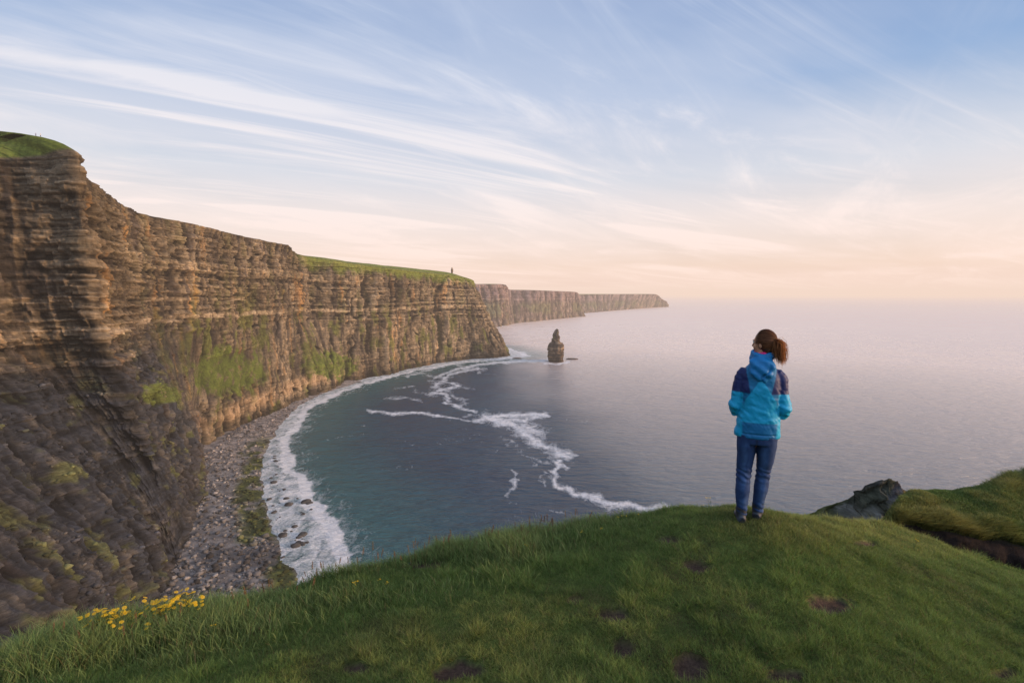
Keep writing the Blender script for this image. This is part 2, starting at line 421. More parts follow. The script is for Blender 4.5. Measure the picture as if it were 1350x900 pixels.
    C = C*(1-.6*np.clip(-cr1/4.6, 0, 1)*hard)[..., None]  # cracks darkened: moss together with painted shadow
    C = C*np.clip(1+.42*cav_shade/max(amp, .3), .22, 1.6)[..., None]  # recesses darkened, ridges lightened: painted occlusion
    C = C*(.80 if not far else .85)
    if far: C = C*.5+np.array([.115, .085, .088])*.5*(C.mean(-1, keepdims=True)/.1).clip(.4, 1.6)  # distance haze painted into the far rock colour
    # grass hanging over the rim
    gl = (sst(4, 8., G)*sst(560, 640, mid[:, 1]))[:, None]*sst(1-.11, 1-.02, f[None, :]+.06*fbm(S/9, Z/20, seed=seed+80, o=4)+.02*streak)
    C = mixc(C, grass, gl*.85)
    gn = fbm(Q[..., 0]/9, Q[..., 1]/9, seed=seed+81, o=5)
    CG = mixc(np.broadcast_to(grass, gn.shape+(3,)), np.array([.17, .17, .045]), sst(0, .5, gn)*.6)
    CG = mixc(CG, np.array([.05, .075, .015]), sst(0, .5, -gn)*.7)
    edge = sst(0.004, .012, gi)[None, :]*np.ones((nu, 1))
    rk = brown*.8
    CG = rk*(1-edge[..., None])+CG*edge[..., None]
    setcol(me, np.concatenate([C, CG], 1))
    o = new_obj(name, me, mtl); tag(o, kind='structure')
    if not far:
        du = np.gradient(V, axis=0); dv = np.gradient(V, axis=1); nn_ = np.cross(du, dv); nn_ /= np.linalg.norm(nn_, axis=-1, keepdims=True)+1e-9
        up = np.abs(nn_[..., 2]); r0 = rng.random(up.shape)
        pick = (V[..., 2] > 6) & (V[..., 2] < 108) & (V[..., 1] < 430) & (V[..., 1] > 150) & (up > .42) & (r0 < .10*np.clip(.4+1.3*fbm(V[..., 0]/16, V[..., 1]/16, V[..., 2]/16, seed=97), 0, 1))
        pi, pj = np.nonzero(pick); sel = rng.permutation(len(pi))[:9000]; pi, pj = pi[sel], pj[sel]
        return V[pi, pj], np.concatenate([C, CG], 1)[pi, pj]
    return o

I1 = (-320, 70)
cols = [
 ((-40, 40), (-120, 10), 150, 'A', 2, (-200, -160)),
 ((-105, 125), (-215, 110), 180, 'A', 3, (-320, -60)),
 ((-140, 180), (-262, 205), 191, 'A', 18, (-320, 20)),
 ((-156, 222), (-263, 252), 195, 'A', 18, (-320, 60)),
 ((-160, 240), (-236, 262), 197, 'P', 15, I1),
 ((-166, 252), (-214, 258), 199, 'P', 15, I1),
 ((-178, 272), (-226, 276), 193, 'P', 15, I1),
 ((-188, 292), (-246, 312), 192, 'P', 6, I1),
 ((-200, 312), (-266, 350), 192, 'A', 0, I1),
 ((-220, 345), (-300, 425), 195, 'A', 1, I1),
 ((-238, 385), (-298, 468), 195, 'A', 1.5, I1),
 ((-250, 434), (-296, 515), 195, 'B', 1.5, I1),
 ((-262, 505), (-296, 572), 194, 'B', 1, I1),
 ((-256, 559), (-292, 625), 193.5, 'D', 1, I1),
 ((-260, 625), (-290, 680), 193, 'D', 1, I1),
 ((-254, 680), (-304, 738), 186, 'D', 6, I1),
 ((-243, 735), (-262, 778), 179, 'D', 9, I1),
 ((-212, 820), (-222, 838), 174, 'C', 10, I1),
 ((-159, 930), (-165, 945), 170, 'C', 11, I1),
 ((-92, 1016), (-112, 1022), 167, 'C', 11, I1),
 ((-30, 1056), (-84, 1058), 160, 'C', 10, (-300, 60)),
 ((-14, 1092), (-84, 1110), 157, 'C', 10, (-300, 60)),
 ((-40, 1200), (-110, 1210), 160, 'C', 8, (-300, 60)),
 ((-120, 1500), (-190, 1500), 160, 'C', 8, (-300, 60)),
]
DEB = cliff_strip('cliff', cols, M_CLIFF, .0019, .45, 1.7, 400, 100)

def sea_pt(X, Y): return at_z(X, Y, 0.0)
def colpx(fx, fy, rx, ry, h, typ='C', g=2, inl=(-500, 300)):
    f_ = sea_pt(fx, fy); r, y, z_ = ray(rx, ry)
    return (f_, (f_[0]+(rx-fx)*f_[1]/F*1.0, f_[1]+40), h, typ, g, inl)
far1 = [((-500, 1900), (-560, 1900), 165, 'C', 3, (-500, 300)),
        ((-260, 2020), (-300, 2060), 172, 'C', 3, (-500, 300)),
        (sea_pt(655, 431), (-90, 2180), 172, 'C', 2, (-500, 300)),
        (sea_pt(667, 428), (-38, 2330), 174, 'C', 2, (-500, 300)),
        (sea_pt(680, 426.5), (-10, 2540), 154, 'C', 2, (-500, 300)),
        (sea_pt(705, 423.5), (110, 2640), 151, 'C', 2, (-500, 300)),
        (sea_pt(735, 420.5), (245, 2850), 148, 'C', 2, (-500, 300)),
        (sea_pt(760, 418), (370, 3060), 145, 'C', 2, (-500, 300)),
        (sea_pt(771.5, 417), (395, 3150), 141, 'C', 2, (-500, 300)),
        ((430, 3400), (360, 3400), 140, 'C', 2, (-500, 300)),
        ((300, 3700), (200, 3700), 140, 'C', 2, (-500, 300))]
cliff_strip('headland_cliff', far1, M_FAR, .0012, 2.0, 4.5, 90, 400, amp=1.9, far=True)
far2 = [((380, 3600), (300, 3650), 127, 'C', 1, (-700, 600)),
        (sea_pt(766, 413), (470, 3750), 127, 'C', 1, (-700, 600)),
        (sea_pt(790, 411), (690, 4100), 129, 'C', 1, (-700, 600)),
        (sea_pt(815, 409), (960, 4500), 132, 'C', 1, (-700, 600)),
        (sea_pt(838, 407), (1200, 4800), 130, 'C', 1, (-700, 600)),
        (sea_pt(858, 405.5), (1440, 5150), 130, 'C', 1, (-700, 600)),
        (sea_pt(872, 404.8), (1530, 5250), 88, 'C', 1, (-700, 600)),
        (sea_pt(880, 404.3), (1640, 5450), 40, 'C', 0, (-700, 600)),
        ((1660, 5700), (1600, 5750), 35, 'C', 0, (-700, 300)),
        ((1400, 6200), (1300, 6200), 110, 'C', 0, (-700, 300))]
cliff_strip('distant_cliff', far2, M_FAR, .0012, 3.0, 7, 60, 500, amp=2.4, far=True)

# ------------------------------------------------------------------ shoreline
WL = [(450, 830), (395, 775), (376, 735), (364, 705), (352, 672), (345, 640), (345, 612), (354, 583), (372, 555), (398, 532), (430, 517), (470, 505), (505, 496)]
WLw = np.array([sea_pt(*p) for p in WL]+[(-150, 945), (-60, 1040), (0, 1062), (0, 1120), (-30, 1210), (-110, 1500)])
WLw = np.concatenate([[(120, 60), (20, 110)], WLw])
def sdist_line(x, y, P):
    """signed distance to polyline; positive on the left side of travel"""
    best = np.full(x.shape, 1e18); sg = np.ones(x.shape)
    for a, b in zip(P[:-1], P[1:]):
        dx, dy = b-a; l2 = dx*dx+dy*dy
        t = np.clip(((x-a[0])*dx+(y-a[1])*dy)/l2, 0, 1)
        ex = x-(a[0]+t*dx); ey = y-(a[1]+t*dy); dd = ex*ex+ey*ey
        m = dd < best
        best = np.where(m, dd, best); sg = np.where(m, np.sign(dx*ey-dy*ex), sg)
    return np.sqrt(best)*np.where(sg == 0, 1, sg)
def beach_h(x, y):
    sd_ = sdist_line(x, y, WLw)+3.5*fbm(x/16, y/16, seed=5, o=4)
    h_ = np.where(sd_ > 0, 9*(1-np.exp(-sd_/55)), np.maximum(sd_*.10, -6))
    return h_+.45*fbm(x/5, y/5, seed=6, o=4)*sst(-12, 10, sd_), sd_
bx_ = np.arange(-340, 60, 1.0); by_ = np.arange(110, 760, 1.2)
BX, BY = np.meshgrid(bx_, by_, indexing='ij')
BZ, BS = beach_h(BX, BY)
me = raw_mesh('beach', np.stack([BX, BY, BZ], -1), grid_faces(len(bx_), len(by_)))
def beach_col(x, y, s_):
    n1 = fbm(x/3, y/3, seed=31, o=4); n2 = fbm(x/20, y/20, seed=32, o=3)
    c = mixc(np.broadcast_to(np.array([.115, .108, .105]), x.shape+(3,)), np.array([.24, .225, .215]), sst(-.3, .5, n1))
    c = mixc(c, np.array([.06, .058, .06]), sst(.1, .5, n2)*.6+sst(300, 240, y)*.25)
    c = mixc(c, np.array([.30, .25, .22]), sst(330, 430, y)*sst(-.5, .4, n1)*.55)
    gs = sst(-3, 1.5, s_+3*n2)*sst(17, 9, s_+9*n2)*sst(480, 420, y)*sst(-.35, .15, fbm(x/7, y/9, seed=34, o=4)+.15)
    c = mixc(c, mixc(np.broadcast_to(np.array([.035, .045, .012]), c.shape), np.array([.095, .105, .016]), sst(-.05, .45, n1)), gs*.95)
    c = mixc(c, np.array([.03, .03, .032]), sst(1, -3, s_)*.8)
    return c
setcol(me, beach_col(BX, BY, BS))
beach = tag(new_obj('beach', me, M_ROCK), kind='structure')

# boulders covering the beach: past counting, one object
import bmesh
def ico(sub=1):
    bm = bmesh.new(); bmesh.ops.create_icosphere(bm, subdivisions=sub, radius=1)
    V = np.array([v.co[:] for v in bm.verts]); Fc = np.array([[v.index for v in f.verts] for f in bm.faces]); bm.free()
    return V, Fc
iv, if_ = ico(1)
def rock_cloud(x, y, z_, r, flat=.6):
    n = len(x); V = np.repeat(iv[None], n, 0)
    V = V*(1+.35*rng.uniform(-1, 1, (n, len(iv), 1)))
    V = V*rng.uniform(.6, 1.3, (n, 1, 3))*np.array([1, 1, flat])
    a = rng.uniform(0, 6.28, n); ca, sa = np.cos(a)[:, None], np.sin(a)[:, None]
    X_ = V[..., 0]*ca-V[..., 1]*sa; Y_ = V[..., 0]*sa+V[..., 1]*ca
    V = np.stack([X_, Y_, V[..., 2]], -1)*r[:, None, None]+np.stack([x, y, z_], -1)[:, None, :]
    Fc = if_[None]+(np.arange(n)*len(iv))[:, None, None]
    return V, Fc
n = 90000
x = rng.uniform(-300, 10, n); y = rng.uniform(150, 640, n)
h_, s_ = beach_h(x, y)
foot_l = np.array([c[0] for c in cols], float)
fd = sdist_line(x, y, foot_l)        # positive = inland of foot line
keep = (s_ > 0) & (s_ < 110) & (fd < 2) & (rng.random(n) < np.clip(.35+.4*fbm(x/25, y/25, seed=77), .1, 1))
x, y, h_, s_ = x[keep][:13000], y[keep][:13000], h_[keep][:13000], s_[keep][:13000]
r = .38+1.35*rng.random(len(x))**3.2
r *= np.where(y < 330, 1.1, .9)
V, Fc = rock_cloud(x, y, h_+r*.25, r)
me = raw_mesh('beach_boulders', V, Fc, 3)
bc = beach_col(x, y, s_)*rng.uniform(.3, 1.55, (len(x), 1))
setcol(me, np.repeat(bc[:, None], len(iv), 1))
tag(new_obj('beach_boulders', me, M_ROCK), 'grey and brown boulders strewn over the beach under the cliffs', 'boulders', kind='stuff')

# ------------------------------------------------------------------ sea
rad = np.concatenate([np.linspace(60, 150, 20, endpoint=False), 150*np.exp(np.linspace(0, math.log(10), 560)), 1500*np.exp(np.linspace(0, math.log(50), 130))[1:]])
ang = np.radians(np.concatenate([np.linspace(-100, -40, 60, endpoint=False), np.linspace(-40, 30, 760, endpoint=False), np.linspace(30, 100, 90)]))
RR, AA = np.meshgrid(rad, ang, indexing='ij')
SX, SY = RR*np.sin(AA), RR*np.cos(AA)
px, py = project(SX, SY, 0*SX)
jx = 3.5*fbm(SX/14, SY/14, seed=90, o=3)*np.clip(400/RR, .3, 1.5); jy = 2.2*fbm(SX/12+9, SY/18, seed=91, o=3)*np.clip(300/RR, .2, 1.5)
qx, qy = px+jx*3.2+1.5*fbm(SX/5, SY/8, seed=99, o=3), py+jy*2.2
def zc(*pts): return [(340+a/2.41, 440+b/2.41) for a, b in pts]
lines = [
 (zc((340,243),(420,252),(520,250),(590,262)), 2.4, .95), (zc((590,262),(650,272),(700,278)), 2.0, .8),
 (zc((700,276),(740,262),(800,256),(915,258)), 4.2, 1), (zc((725,264),(800,285),(870,330),(920,360),(985,385)), 8.5, .98),
 (zc((915,258),(850,275),(800,275)), 5, .9),  (zc((830,290),(905,315)), 9, .9), (zc((760,262),(860,262)), 6, .8),
 (zc((958,402),(930,438),(960,480),(1010,505),(1060,516),(1100,540),(1180,547),(1290,550)), 4.8, .95), (zc((940,400),(968,430)), 4, .8),
 (zc((1060,525),(1120,548),(1240,552)), 6, .9),
 (zc((815,435),(835,462),(790,512)), 3.2, .75), (zc((850,385),(862,412)), 3, .6), (zc((905,440),(918,480)), 2.5, .6), (zc((930,560),(990,572)), 2.5, .6),
 (zc((760,380),(800,350)), 2.5, .35),
 (zc((700,108),(610,130),(585,150),(640,166),(540,188),(610,192),(590,215),(650,238),(690,246)), 2.8, .9),
 (zc((585,150),(560,170),(600,180)), 4.5, .8),
 (zc((925,84),(860,86),(780,90)), 2.8, .95), (zc((780,88),(700,98),(600,122),(560,140)), 2.6, .9), (zc((760,82),(640,92),(560,108),(470,135)), 2.0, .8),
 (zc((410,205),(470,203),(525,212)), 2.6, .7), (zc((280,292),(350,290)), 2, .4), (zc((210,335),(330,320)), 2, .4),
 (zc((590,205),(620,225)), 4, .7), (zc((540,150),(620,160),(680,175)), 3, .62), (zc((610,190),(660,215),(640,225)), 3.5, .66), (zc((480,118),(560,135),(610,140)), 2.6, .66), (zc((500,180),(560,200)), 2.8, .62), (zc((640,100),(720,112),(700,122)), 2.6, .66), (zc((660,262),(720,250)), 3, .6), (zc((430,175),(500,165)), 2.2, .55), (zc((780,330),(840,372),(860,400)), 4, .55), (zc((870,400),(930,412)), 3.4, .6),
 ([(719,478.5),(733,480),(748,477.5)], 1.8, .95), ([(655,432),(668,427),(690,424)], 1.4, .9), ([(715,421),(735,418),(742,417)], 1.6, 1), ([(768,415),(790,411)], 1.2, .7), ([(760,473),(790,474)], 1.2, .35)]
foam = np.zeros(RR.shape)
for P, wd, st_ in lines:
    for a, b in zip(P[:-1], P[1:]):
        m = (px > min(a[0], b[0])-40) & (px < max(a[0], b[0])+40) & (py > min(a[1], b[1])-30) & (py < max(a[1], b[1])+30)
        if not m.any(): continue
        X_, Y_ = qx[m], qy[m]; dx, dy = b[0]-a[0], b[1]-a[1]
        t = np.clip(((X_-a[0])*dx+(Y_-a[1])*dy)/(dx*dx+dy*dy), 0, 1)
        dd = np.hypot(X_-a[0]-t*dx, (Y_-a[1]-t*dy)*1.15)
        foam[m] = np.maximum(foam[m], st_*np.clip(.92-dd/(wd*2.3), 0, 1))
ssd = -sdist_line(SX, SY, WLw)               # metres offshore
edge_px = [(470, 800, ), (440, 715), (425, 685), (402, 650), (385, 625), (372, 600), (375, 575), (399, 541), (440, 519.5), (490, 502.5), (545, 488.5), (600, 478.8), (668, 472.8)]
EW = np.array([sea_pt(*p) for p in edge_px]); EW = np.concatenate([[(150, 70), (60, 120)], EW, [(30, 1080), (20, 1140), (-20, 1250)]])
off = -sdist_line(SX, SY, EW)+(6*fbm(SX/9, SY/9, seed=92, o=4)+5*fbm(SX/25, SY/25, seed=93, o=3))*np.clip(RR/500, .6, 1.6)
near = ssd < 400
surf = np.where(near, sst(11, -3, off), 0)
trail = np.where(near, sst(42, 2, off)*.50, 0)       # spent foam behind the breaker
brk = np.where(near, sst(9, 2, np.abs(off-1)), 0)
surf = np.maximum(surf*.72, brk)
foam = np.maximum(foam, np.maximum(surf, trail))
lace = sst(.09, .0, np.abs(fbm(SX/30+2*fbm(SX/45, SY/45, seed=97, o=2), SY/34, seed=96, o=4)))*sst(.0, .35, fbm(SX/75, SY/75, seed=98, o=3))
foam = np.maximum(foam, .36*lace*(px < 860)*(px > 380)*near)
foam = np.where(SY < 60, 0, foam)
teal = np.where(near, sst(110, 5, off), 0)*sst(50, 200, SY)
me = raw_mesh('sea', np.stack([SX, SY, 0*SX], -1), grid_faces(len(rad), len(ang))[:, ::-1])
setf(me, foam, 'foam'); setf(me, teal, 'teal')
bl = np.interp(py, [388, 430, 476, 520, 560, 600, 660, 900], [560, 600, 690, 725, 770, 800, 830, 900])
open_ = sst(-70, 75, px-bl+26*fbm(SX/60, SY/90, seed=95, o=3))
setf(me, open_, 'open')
m, nt, b = mat('sea_water')
geo = N(nt, 'ShaderNodeNewGeometry').outputs['Position']
fa = N(nt, 'ShaderNodeAttribute', attribute_name='foam').outputs['Fac']; te = N(nt, 'ShaderNodeAttribute', attribute_name='teal').outputs['Fac']
dist = N(nt, 'ShaderNodeVectorMath', operation='LENGTH'); L(nt, geo, dist.inputs[0]); dist = dist.outputs['Value']
fn = noise(nt, mapping(nt, geo, (1, .45, 1)), .16, 9, .70, .9); fn2 = noise(nt, geo, .9, 5, .7, .5)
ff = math_(nt, 'ADD', fa, math_(nt, 'MULTIPLY', math_(nt, 'SUBTRACT', math_(nt, 'ADD', math_(nt, 'MULTIPLY', fn.outputs[0], .62), math_(nt, 'MULTIPLY', fn2.outputs[0], .38)), .5), 2.3))
fm = maprange(nt, ff, .34, .98, 0, .96, True)
zero = maprange(nt, fa, .02, .22, 0, 1); fm = math_(nt, 'MULTIPLY', fm, zero)
# faint lacy foam in the bay
big = noise(nt, geo, .012, 4, .6)
wc = mixrgb(nt, (.004, .034, .074), (.008, .056, .096), maprange(nt, big.outputs[0], .35, .65, 0, .7))
op = N(nt, 'ShaderNodeAttribute', attribute_name='open').outputs['Fac']
opc = mixrgb(nt, (.020, .075, .115), (.74, .575, .47), maprange(nt, dist, 260, 1250, 0, 1))  # pale far colour paints in the sky's reflection, growing with distance
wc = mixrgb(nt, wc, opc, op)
wc = mixrgb(nt, wc, (.035, .15, .145), math_(nt, 'MULTIPLY', te, .6))
fc_ = mixrgb(nt, wc, (.72, .72, .72), fm)
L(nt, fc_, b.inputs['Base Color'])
w1 = noise(nt, mapping(nt, geo, (.6, 1.5, 1), (0, 0, math.radians(12))), .11, 6, .62, .25)
w2 = noise(nt, mapping(nt, geo, (.6, 1.6, 1), (0, 0, math.radians(-14))), .030, 4, .55, .2)
fade = maprange(nt, dist, 150, 2500, 1, .18)
bb = N(nt, 'ShaderNodeBump'); L(nt, w1.outputs[0], bb.inputs['Height']); bb.inputs['Distance'].default_value = 5.5; L(nt, math_(nt, 'MULTIPLY', fade, .95), bb.inputs['Strength'])
b2 = N(nt, 'ShaderNodeBump'); L(nt, w2.outputs[0], b2.inputs['Height']); b2.inputs['Distance'].default_value = 9; L(nt, math_(nt, 'MULTIPLY', fade, .55), b2.inputs['Strength']); L(nt, bb.outputs[0], b2.inputs['Normal'])
L(nt, b2.outputs[0], b.inputs['Normal'])
L(nt, math_(nt, 'MAXIMUM', maprange(nt, fm, 0, 1, .22, .9), math_(nt, 'MULTIPLY', maprange(nt, dist, 200, 3000, .16, .40), maprange(nt, big.outputs[0], .35, .65, .8, 1.25))), b.inputs['Roughness']); L(nt, maprange(nt, math_(nt, 'MULTIPLY', dist, math_(nt, 'ADD', math_(nt, 'MULTIPLY', op, .8), .2)), 150, 2200, 1.38, 2.9), b.inputs['IOR'])
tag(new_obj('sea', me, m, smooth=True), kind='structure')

# sea bed under the shallows keeps the sheet closed beyond the headland; the land behind is the headland mesh below

# ------------------------------------------------------------------ headland under the camera
edge_ctl = [(0,878,3.4),(120,858,3.6),(240,832,3.9),(340,803,4.1),(440,765,4.4),(540,742,4.7),(620,727,4.9),(700,709,5.1),(800,690,5.3),(900,671,5.4),(960,665,5.3),(1000,669,5.25),(1045,680,5.3),(1100,687,5.5),(1170,693,5.7),(1230,717,5.7),(1300,739,5.7),(1350,756,5.6)]
EP = np.array([at_y(*p) for p in edge_ctl])
inner = [(675,900,2.7),(0,900,3.05),(1350,900,3.0),(985,686,4.45),(1015,681,4.5),(930,715,4.2),(1090,795,3.35),(820,858,2.9),(1220,800,3.7),(400,850,3.3),(600,800,3.55),(250,880,3.2),(700,760,4.1),(500,800,3.8),(1000,860,2.8)]
IP = np.array([at_y(*p) for p in inner]+[(0, 0, 128.3), (-4, 0, 128.0), (4, 0, 128.0), (0, -5, 128.6), (-7, 1, 127.6), (8, 4, 127.3), (7, -4, 128.2), (-7, -5, 128.2)])
CP = np.concatenate([EP, IP])
def tps(r2): return .5*r2*np.log(r2+1e-9)
A = tps(((CP[:, None, :2]-CP[None, :, :2])**2).sum(-1))+np.eye(len(CP))*.15
nC = len(CP); Pm = np.concatenate([np.ones((nC, 1)), CP[:, :2]], 1)
Mx = np.block([[A, Pm], [Pm.T, np.zeros((3, 3))]])
sol = np.linalg.solve(Mx, np.concatenate([CP[:, 2], [0, 0, 0]]))
def gbase(x, y):
    xx = np.clip(x, -8, 9); yy = np.clip(y, -6, 6.5)
    out = sol[nC]+sol[nC+1]*xx+sol[nC+2]*yy
    for i in range(nC): out = out+sol[i]*tps((xx-CP[i, 0])**2+(yy-CP[i, 1])**2)
    r_ = np.hypot(x, y)
    return out+sst(10, 200, r_)*np.where(x < 0, 55, 18)*np.clip(r_/150, 0, 1)
EDGE = np.concatenate([[(-700, 260), (-330, 130), (-200, 60), (-120, 25), (-60, 8), (-25, 3), (-9, 1.8), (-5, 2.9)], EP[:, :2], [(7.5, 5.2), (11, 4.6), (18, 2), (40, -8), (120, -30), (300, -90), (900, -300)]])
SOIL = [(1092,797,30,14),(820,858,22,17),(915,880,24,18),(605,878,30,15),(342,830,22,9),(925,745,24,7),(990,800,10,8),(560,742,26,6),(1000,690,30,5),(1140,715,20,4),(880,710,16,5),(250,845,30,7),(700,668+30,14,5),(1330,885,20,9),(470,880,16,7),(760,790,12,6),(806,808,18,8),(1040,890,26,9)]
def soil_mask(x, y, z_):
    px_, py_ = project(x, y, z_); m_ = np.zeros(np.shape(x))
    nn = .95*fbm(x*5, y*5, seed=211, o=5, g=.65)
    for a_, b_, rx, ry in SOIL:
        rx, ry = rx*1.25, ry*1.25
        m_ = np.maximum(m_, sst(1.0, .45, np.hypot((px_-a_)/rx, (py_-b_)/ry)+nn))
    return m_
def ground(x, y):
    e = sdist_line(x, y, EDGE)         # positive = beyond the edge (left of travel is +y)
    g = gbase(x, y)
    near_ = sst(40, 15, np.hypot(x, y))
    g = g+near_*(.060*fbm(x*1.1, y*1.1, seed=201, o=4)+.028*fbm(x*4.2, y*4.2, seed=202, o=3))
    g = g+(1-near_)*3*fbm(x/40, y/40, seed=203, o=4)
    d = np.maximum(e, 0)
    drop = .8*d*sst(0, .6, d)+.9*np.maximum(d-3, 0)+1.2*np.maximum(d-9, 0)
    lump = fbm(x/6, y/6, g/6, seed=204, o=4)*np.clip(d*.25, 0, 4)
    z_ = g-drop+lump
    return np.maximum(z_, -8), e
grd = np.concatenate([np.linspace(.3, 1.8, 12, endpoint=False), np.linspace(1.8, 7.5, 260, endpoint=False), 7.5*np.exp(np.linspace(0, math.log(120), 170))])
ga = np.radians(np.concatenate([np.linspace(-180, -50, 130, endpoint=False), np.linspace(-50, 50, 460, endpoint=False), np.linspace(50, 180, 131)]))
GR, GA = np.meshgrid(grd, ga, indexing='ij'); GX, GY = GR*np.sin(GA), GR*np.cos(GA)
GZ, GE = ground(GX, GY)
sm = soil_mask(GX, GY, GZ)*(GR < 8)
GZ = GZ-sm*.035
me = raw_mesh('ground', np.stack([GX, GY, GZ], -1), grid_faces(len(grd), len(ga))[:, ::-1])
gcol = mixc(np.broadcast_to(np.array([.075, .105, .025]), GX.shape+(3,)), np.array([.065, .060, .022]), sst(0, .5, fbm(GX*1.4, GY*1.4, seed=205)))
gcol = mixc(gcol, np.array([.060, .040, .030]), sm)
gcol = mixc(gcol, np.array([.13, .105, .085])*.7, sst(3, 12, GE+3*fbm(GX/5, GY/5, seed=206)))
setcol(me, gcol)
tag(new_obj('ground', me, M_GROUND, smooth=True), kind='structure')

# ------------------------------------------------------------------ bank to the right, beyond the dip
top_ctl = [(1178, 664, 7.2), (1205, 652, 7.6), (1245, 648, 7.9), (1290, 642, 8.2), (1330, 630, 8.4), (1350, 624, 8.5), (1450, 600, 8.6), (1650, 585, 8.8)]
low_ctl = [(1172, 694, 6.6), (1205, 706, 6.5), (1250, 722, 6.35), (1300, 741, 6.25), (1350, 757, 6.2), (1450, 790, 6.1), (1650, 850, 6.1)]
nu, nv = 260, 130
tu = np.linspace(0, 1, nu)
def samp(ct, t):
    P = np.array([at_y(*p) for p in ct]); return catmull(P, t*(len(P)-1))
TP, LP = samp(top_ctl, tu), samp(low_ctl, tu)
# section: from foot (behind the turf), steep earth face, rolled lip, gentle top, then falling away behind
tv = np.linspace(0, 1, nv)
S_, T_ = np.meshgrid(np.arange(nu), tv, indexing='ij')
TPs, LPs = TP[S_], LP[S_]
foot_ = LPs+np.array([0, .10, -.55]); lip = LPs+(TPs-LPs)*.22+np.array([0, 0, .10])
face = .30
k1 = np.clip(T_/face, 0, 1)[..., None]; k2 = np.clip((T_-face)/.40, 0, 1)[..., None]; k3 = np.clip((T_-face-.40)/(.3), 0, 1)[..., None]
mid_ = lip+(TPs-lip)*k2+np.array([0, 0, 1])*.10*np.sin(k2*math.pi)
back = np.concatenate([k3*.5, k3*3.5, -k3**1.3*7.5], -1)
B = np.where(T_[..., None] < face, foot_+(lip-foot_)*k1+np.array([0, -.30, 0])*np.sin(k1*math.pi/2)**3+np.array([0, .26, 0])*k1, mid_+back)
endt = sst(.0, .07, tu)[S_]
nb = fbm(B[..., 0]*1.3, B[..., 1]*1.3, B[..., 2]*1.3, seed=301, o=5)
B[..., 2] += .12*nb*sst(.05, .3, T_)-(1-endt)*.30*sst(.1, .4, T_)
B[..., 1] += .10*fbm(B[..., 0]*2.5, B[..., 2]*4, seed=302, o=4)*(T_ < .35)
me = raw_mesh('bank', B, grid_faces(nu, nv)[:, ::-1])
bcol = mixc(np.broadcast_to(np.array([.045, .060, .014]), nb.shape+(3,)), np.array([.09, .075, .03]), sst(0, .4, nb))
bcol = mixc(bcol, np.array([.018, .013, .012]), sst(.34, .26, T_+.05*nb))
setcol(me, bcol)
tag(new_obj('bank', me, M_GROUND, smooth=True), kind='structure')
BANK = B; BT = T_

# ------------------------------------------------------------------ grass blades
def blade_mesh(P, hgt, lean, wdt, c_root, c_tip, segs=1, curl=None):
    """P n,3 ; lean n,2 horizontal tip offset ; returns verts, tris, cols"""
    n = len(P); a = rng.uniform(0, 6.283, n); wx, wy = np.cos(a)*wdt/2, np.sin(a)*wdt/2
    rows = []; colr = []
    for k in range(segs):
        t = k/segs; w_ = 1-.35*t
        off_ = lean*(t**1.8)[None] if np.ndim(t) else lean*(t**1.8)
        c = P+np.concatenate([off_, (hgt*(t-.12*t*t))[:, None]], 1)
        rows.append(np.stack([c[:, 0]-wx*w_, c[:, 1]-wy*w_, c[:, 2]], 1)); rows.append(np.stack([c[:, 0]+wx*w_, c[:, 1]+wy*w_, c[:, 2]], 1))
        cc = c_root+(c_tip-c_root)*t; colr += [cc, cc]
    tip = P+np.concatenate([lean, (hgt*.88)[:, None]], 1); rows.append(tip); colr.append(c_tip)
    V = np.stack(rows, 1); C = np.stack(colr, 1); m_ = V.shape[1]
    fs = []
    for k in range(segs-1):
        a0 = 2*k; fs += [(a0, a0+1, a0+3), (a0, a0+3, a0+2)]
    fs.append((2*segs-2, 2*segs-1, 2*segs))
    Fc = np.array(fs)[None]+(np.arange(n)*m_)[:, None, None]
    return V, Fc, C
def add_blades(name, P, hgt, lean, wdt, cr_, ct_, segs, label, cat):
    V, Fc, C = blade_mesh(P, hgt, lean, wdt, cr_, ct_, segs)
    me = raw_mesh(name, V, Fc, 3); setcol(me, C.reshape(-1, 3))
    return tag(new_obj(name, me, M_GRASS), label, cat, kind='stuff')
def colours(n, a, b, f, jit=.25):
    c = np.asarray(a)+(np.asarray(b)-np.asarray(a))*f[:, None]
    return c*rng.uniform(1-jit, 1+jit, (n, 1))

# short turf
n = 760000
d = 1.9*np.exp(rng.random(n)*math.log(6.4/1.9))*np.sqrt(rng.uniform(.9, 1.1, n)); 
a = rng.uniform(-1.12, 1.12, n)
x = d*a; y = d
z_, e = ground(x, y); so_ = soil_mask(x, y, z_)
keep = (e < .45) & (so_ < rng.uniform(.08, .5, n))
x, y, z_, e, so_ = x[keep], y[keep], z_[keep], e[keep], so_[keep]; n = len(x)
tuft = fbm(x*2.2, y*2.2, seed=220, o=4); tf2 = fbm(x*9, y*9, seed=221, o=3); patch = fbm(x*.7, y*.7, seed=222, o=4)
hg = np.clip(.020+.020*sst(-.3, .6, tuft)+.018*sst(-.2, .6, tf2), .012, .09)*rng.uniform(.4, 1.5, n)*(1-.5*so_)*(1+.8*sst(.18, .5, fbm(x*3.1, y*3.1, seed=223, o=3)))
ln = rng.normal(0, 1, (n, 2))*hg[:, None]*.6
px_, py_ = project(x, y, z_)
warm = np.clip(sst(-.15, .4, patch)*.8+.8*np.exp(-((px_-1060)/170)**2-((py_-700)/30)**2)+.25*rng.normal(0, 1, n), 0, 1)
g1 = colours(n, (.125, .200, .045), (.25, .265, .070), warm, .35)
dry = rng.random(n) < .04+.10*so_+.05*warm
g1[dry] = np.array([.22, .17, .075])*rng.uniform(.5, 1.2, (dry.sum(), 1))
